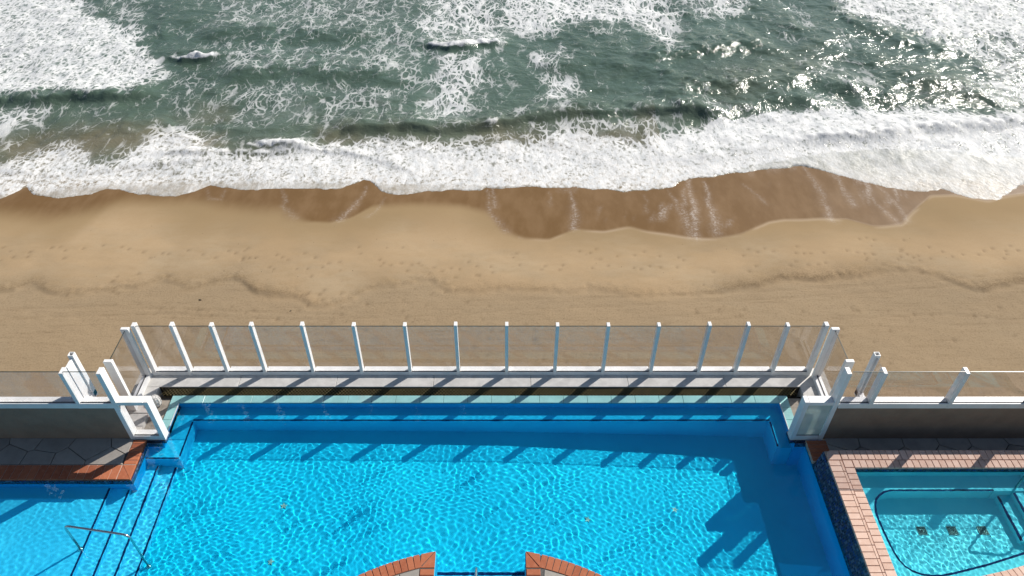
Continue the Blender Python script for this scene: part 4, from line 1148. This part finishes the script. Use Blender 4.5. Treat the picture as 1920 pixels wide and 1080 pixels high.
# ------------------------------------------------------------------ near terrace with curved brick edges
CXN, CYN, RN = -.55, 2.87, 5.40
def near_terrace(sgn, label):
    xi = -1.50 if sgn < 0 else .40
    def arc(r, xl, n=26):
        a0 = math.acos(max(-1, min(1, (xl - CXN) / r))); a1 = math.pi if sgn < 0 else 0
        return [(CXN + r * math.cos(a0 + (a1 - a0) * i / n), CYN + r * math.sin(a0 + (a1 - a0) * i / n)) for i in range(n + 1)]
    r = empty('curved_coping', (xi, CYN, -.04), label, 'coping')
    o = MB().prism(arc(RN - .02, xi) + [(xi, CYN)], -3.0, -.012).build('terrace_base', M_JOINT, deck)
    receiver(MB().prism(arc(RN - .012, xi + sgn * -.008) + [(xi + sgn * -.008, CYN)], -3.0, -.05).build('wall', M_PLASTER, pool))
    # courses
    ac = math.acos((xi + sgn * .30 - CXN) / (RN - .15)); aend = math.pi if sgn < 0 else 0
    nb = int(abs(aend - ac) * RN / .145); da = (aend - ac) / nb
    me = brick_mesh(RN * abs(da) - .016, .30, .05, M_BRICK)
    for i in range(nb):
        a = ac + da * (i + .5)
        piece('brick', me, r, (CXN + (RN - .15) * math.cos(a), CYN + (RN - .15) * math.sin(a), 0), a - math.pi / 2)
    ytop = CYN + math.sqrt(RN ** 2 - (xi - CXN) ** 2); yin = CYN + math.sqrt((RN - .3) ** 2 - (xi + sgn * .30 - CXN) ** 2)
    brick_row(r, (xi + sgn * .152, 3.2), (xi + sgn * .152, yin - .02), .29, .145, 0, M_BRICK)
    xo = xi + sgn * .30; yo = CYN + math.sqrt(RN ** 2 - (xo - CXN) ** 2)
    MB().prism([(xi, ytop), (xi, yin), (xo - sgn * .012, yin)], -.05, 0, .008).build('brick', M_BRICK, r)
    MB().prism([(xi + sgn * .012, ytop), (xo, yo), (xo, yin + .012)], -.05, 0, .008).build('brick', M_BRICK, r)
    # paving inside
    reg = arc(RN - .315, xi + sgn * .315, 14) + [(xi + sgn * .315, CYN)]
    flagstones(deck, reg, 0.0, .85, 9 + sgn)
near_terrace(-1, 'curved red brick coping of the near terrace on the side of the handrail steps')
near_terrace(1, 'curved red brick coping of the near terrace on the side of the hot tub')

# ------------------------------------------------------------------ handrails
def bend(pts, r=.16, n=8):
    """round the corners of a polyline"""
    P_ = [Vector(p) for p in pts]; out = [P_[0]]
    for i in range(1, len(P_) - 1):
        a = (P_[i - 1] - P_[i]); c = (P_[i + 1] - P_[i]); rr = min(r, a.length * .45, c.length * .45)
        a.normalize(); c.normalize(); s, e = P_[i] + a * rr, P_[i] + c * rr
        for k_ in range(n + 1):
            t = k_ / n; out.append(s * (1 - t) ** 2 + P_[i] * 2 * t * (1 - t) + e * t * t)
    return out + [P_[-1]]
def handrail(pts, bases, label, r=.025):
    o = empty('handrail', pts[0], label, 'handrail')
    receiver(MB().tube(bend(pts), r, 12).build('rail', M_STEEL, o, True))
    for x, y, z in bases:
        receiver(MB().tube([(x, y, z), (x, y, z + .012), (x, y, z + .03)], [.062, .058, .03], 14).build('base_plate', M_STEEL, o, True))
handrail([(-9.22, 8.42, -.45), (-9.22, 8.42, .62), (-7.78, 8.20, .62), (-7.78, 8.20, -.95)], [(-9.22, 8.42, -.46), (-7.78, 8.20, -.96)], 'steel handrail standing in the water across the pool steps')
handrail([(11.42, 9.66, .0), (11.42, 9.66, 1.35), (12.35, 9.66, 1.45), (12.35, 9.66, .38)], [], 'steel grab rail rising from the hot tub seat')
handrail([(-.61, 7.60, -.45), (-.61, 7.60, .50), (-.61, 6.55, .85), (-.61, 6.2, -.1)], [], 'steel centre rail over the steps between the curved copings')

# ------------------------------------------------------------------ bits of weed and driftwood on the sand
STONES = [(-11.96, 21.73, .055), (-11.78, 22.89, .05), (-7.91, 25.66, .05), (4.29, 26.58, .05), (-7.55, 26.62, .045), (-8.31, 21.13, .04), (12.21, 24.93, .045), (1.83, 24.67, .045), (13.25, 24.45, .04)]
for x, y, s in STONES:
    z = float(beach_z(np.array(x), np.array(y))) + float((fbm(np.array([x * .12]), np.array([y * .2]), 5, 3) - .5)[0]) * .25
    bm = MB(); pts = []
    for j in range(5):
        for i in range(8):
            a = i * math.pi / 4; ph = j / 4 * math.pi / 2; rr = s * math.cos(ph) * random.uniform(.75, 1.2) + .002
            pts.append((rr * 1.4 * math.cos(a), rr * math.sin(a), s * .55 * math.sin(ph) * random.uniform(.8, 1.2) - .02))
    bm.add(pts, [(j * 8 + i, j * 8 + (i + 1) % 8, j * 8 + 8 + (i + 1) % 8, j * 8 + 8 + i) for j in range(4) for i in range(8)] + [tuple(range(32, 40))])
    o = bm.build('weed_clump', M_PEBBLE, None, True); o.location = (x, y, z + .01); o.rotation_euler = (0, 0, random.uniform(0, 3))
    tag(o, 'small dark clump of weed lying on the open sand', 'weed', 'weed clumps on the sand')
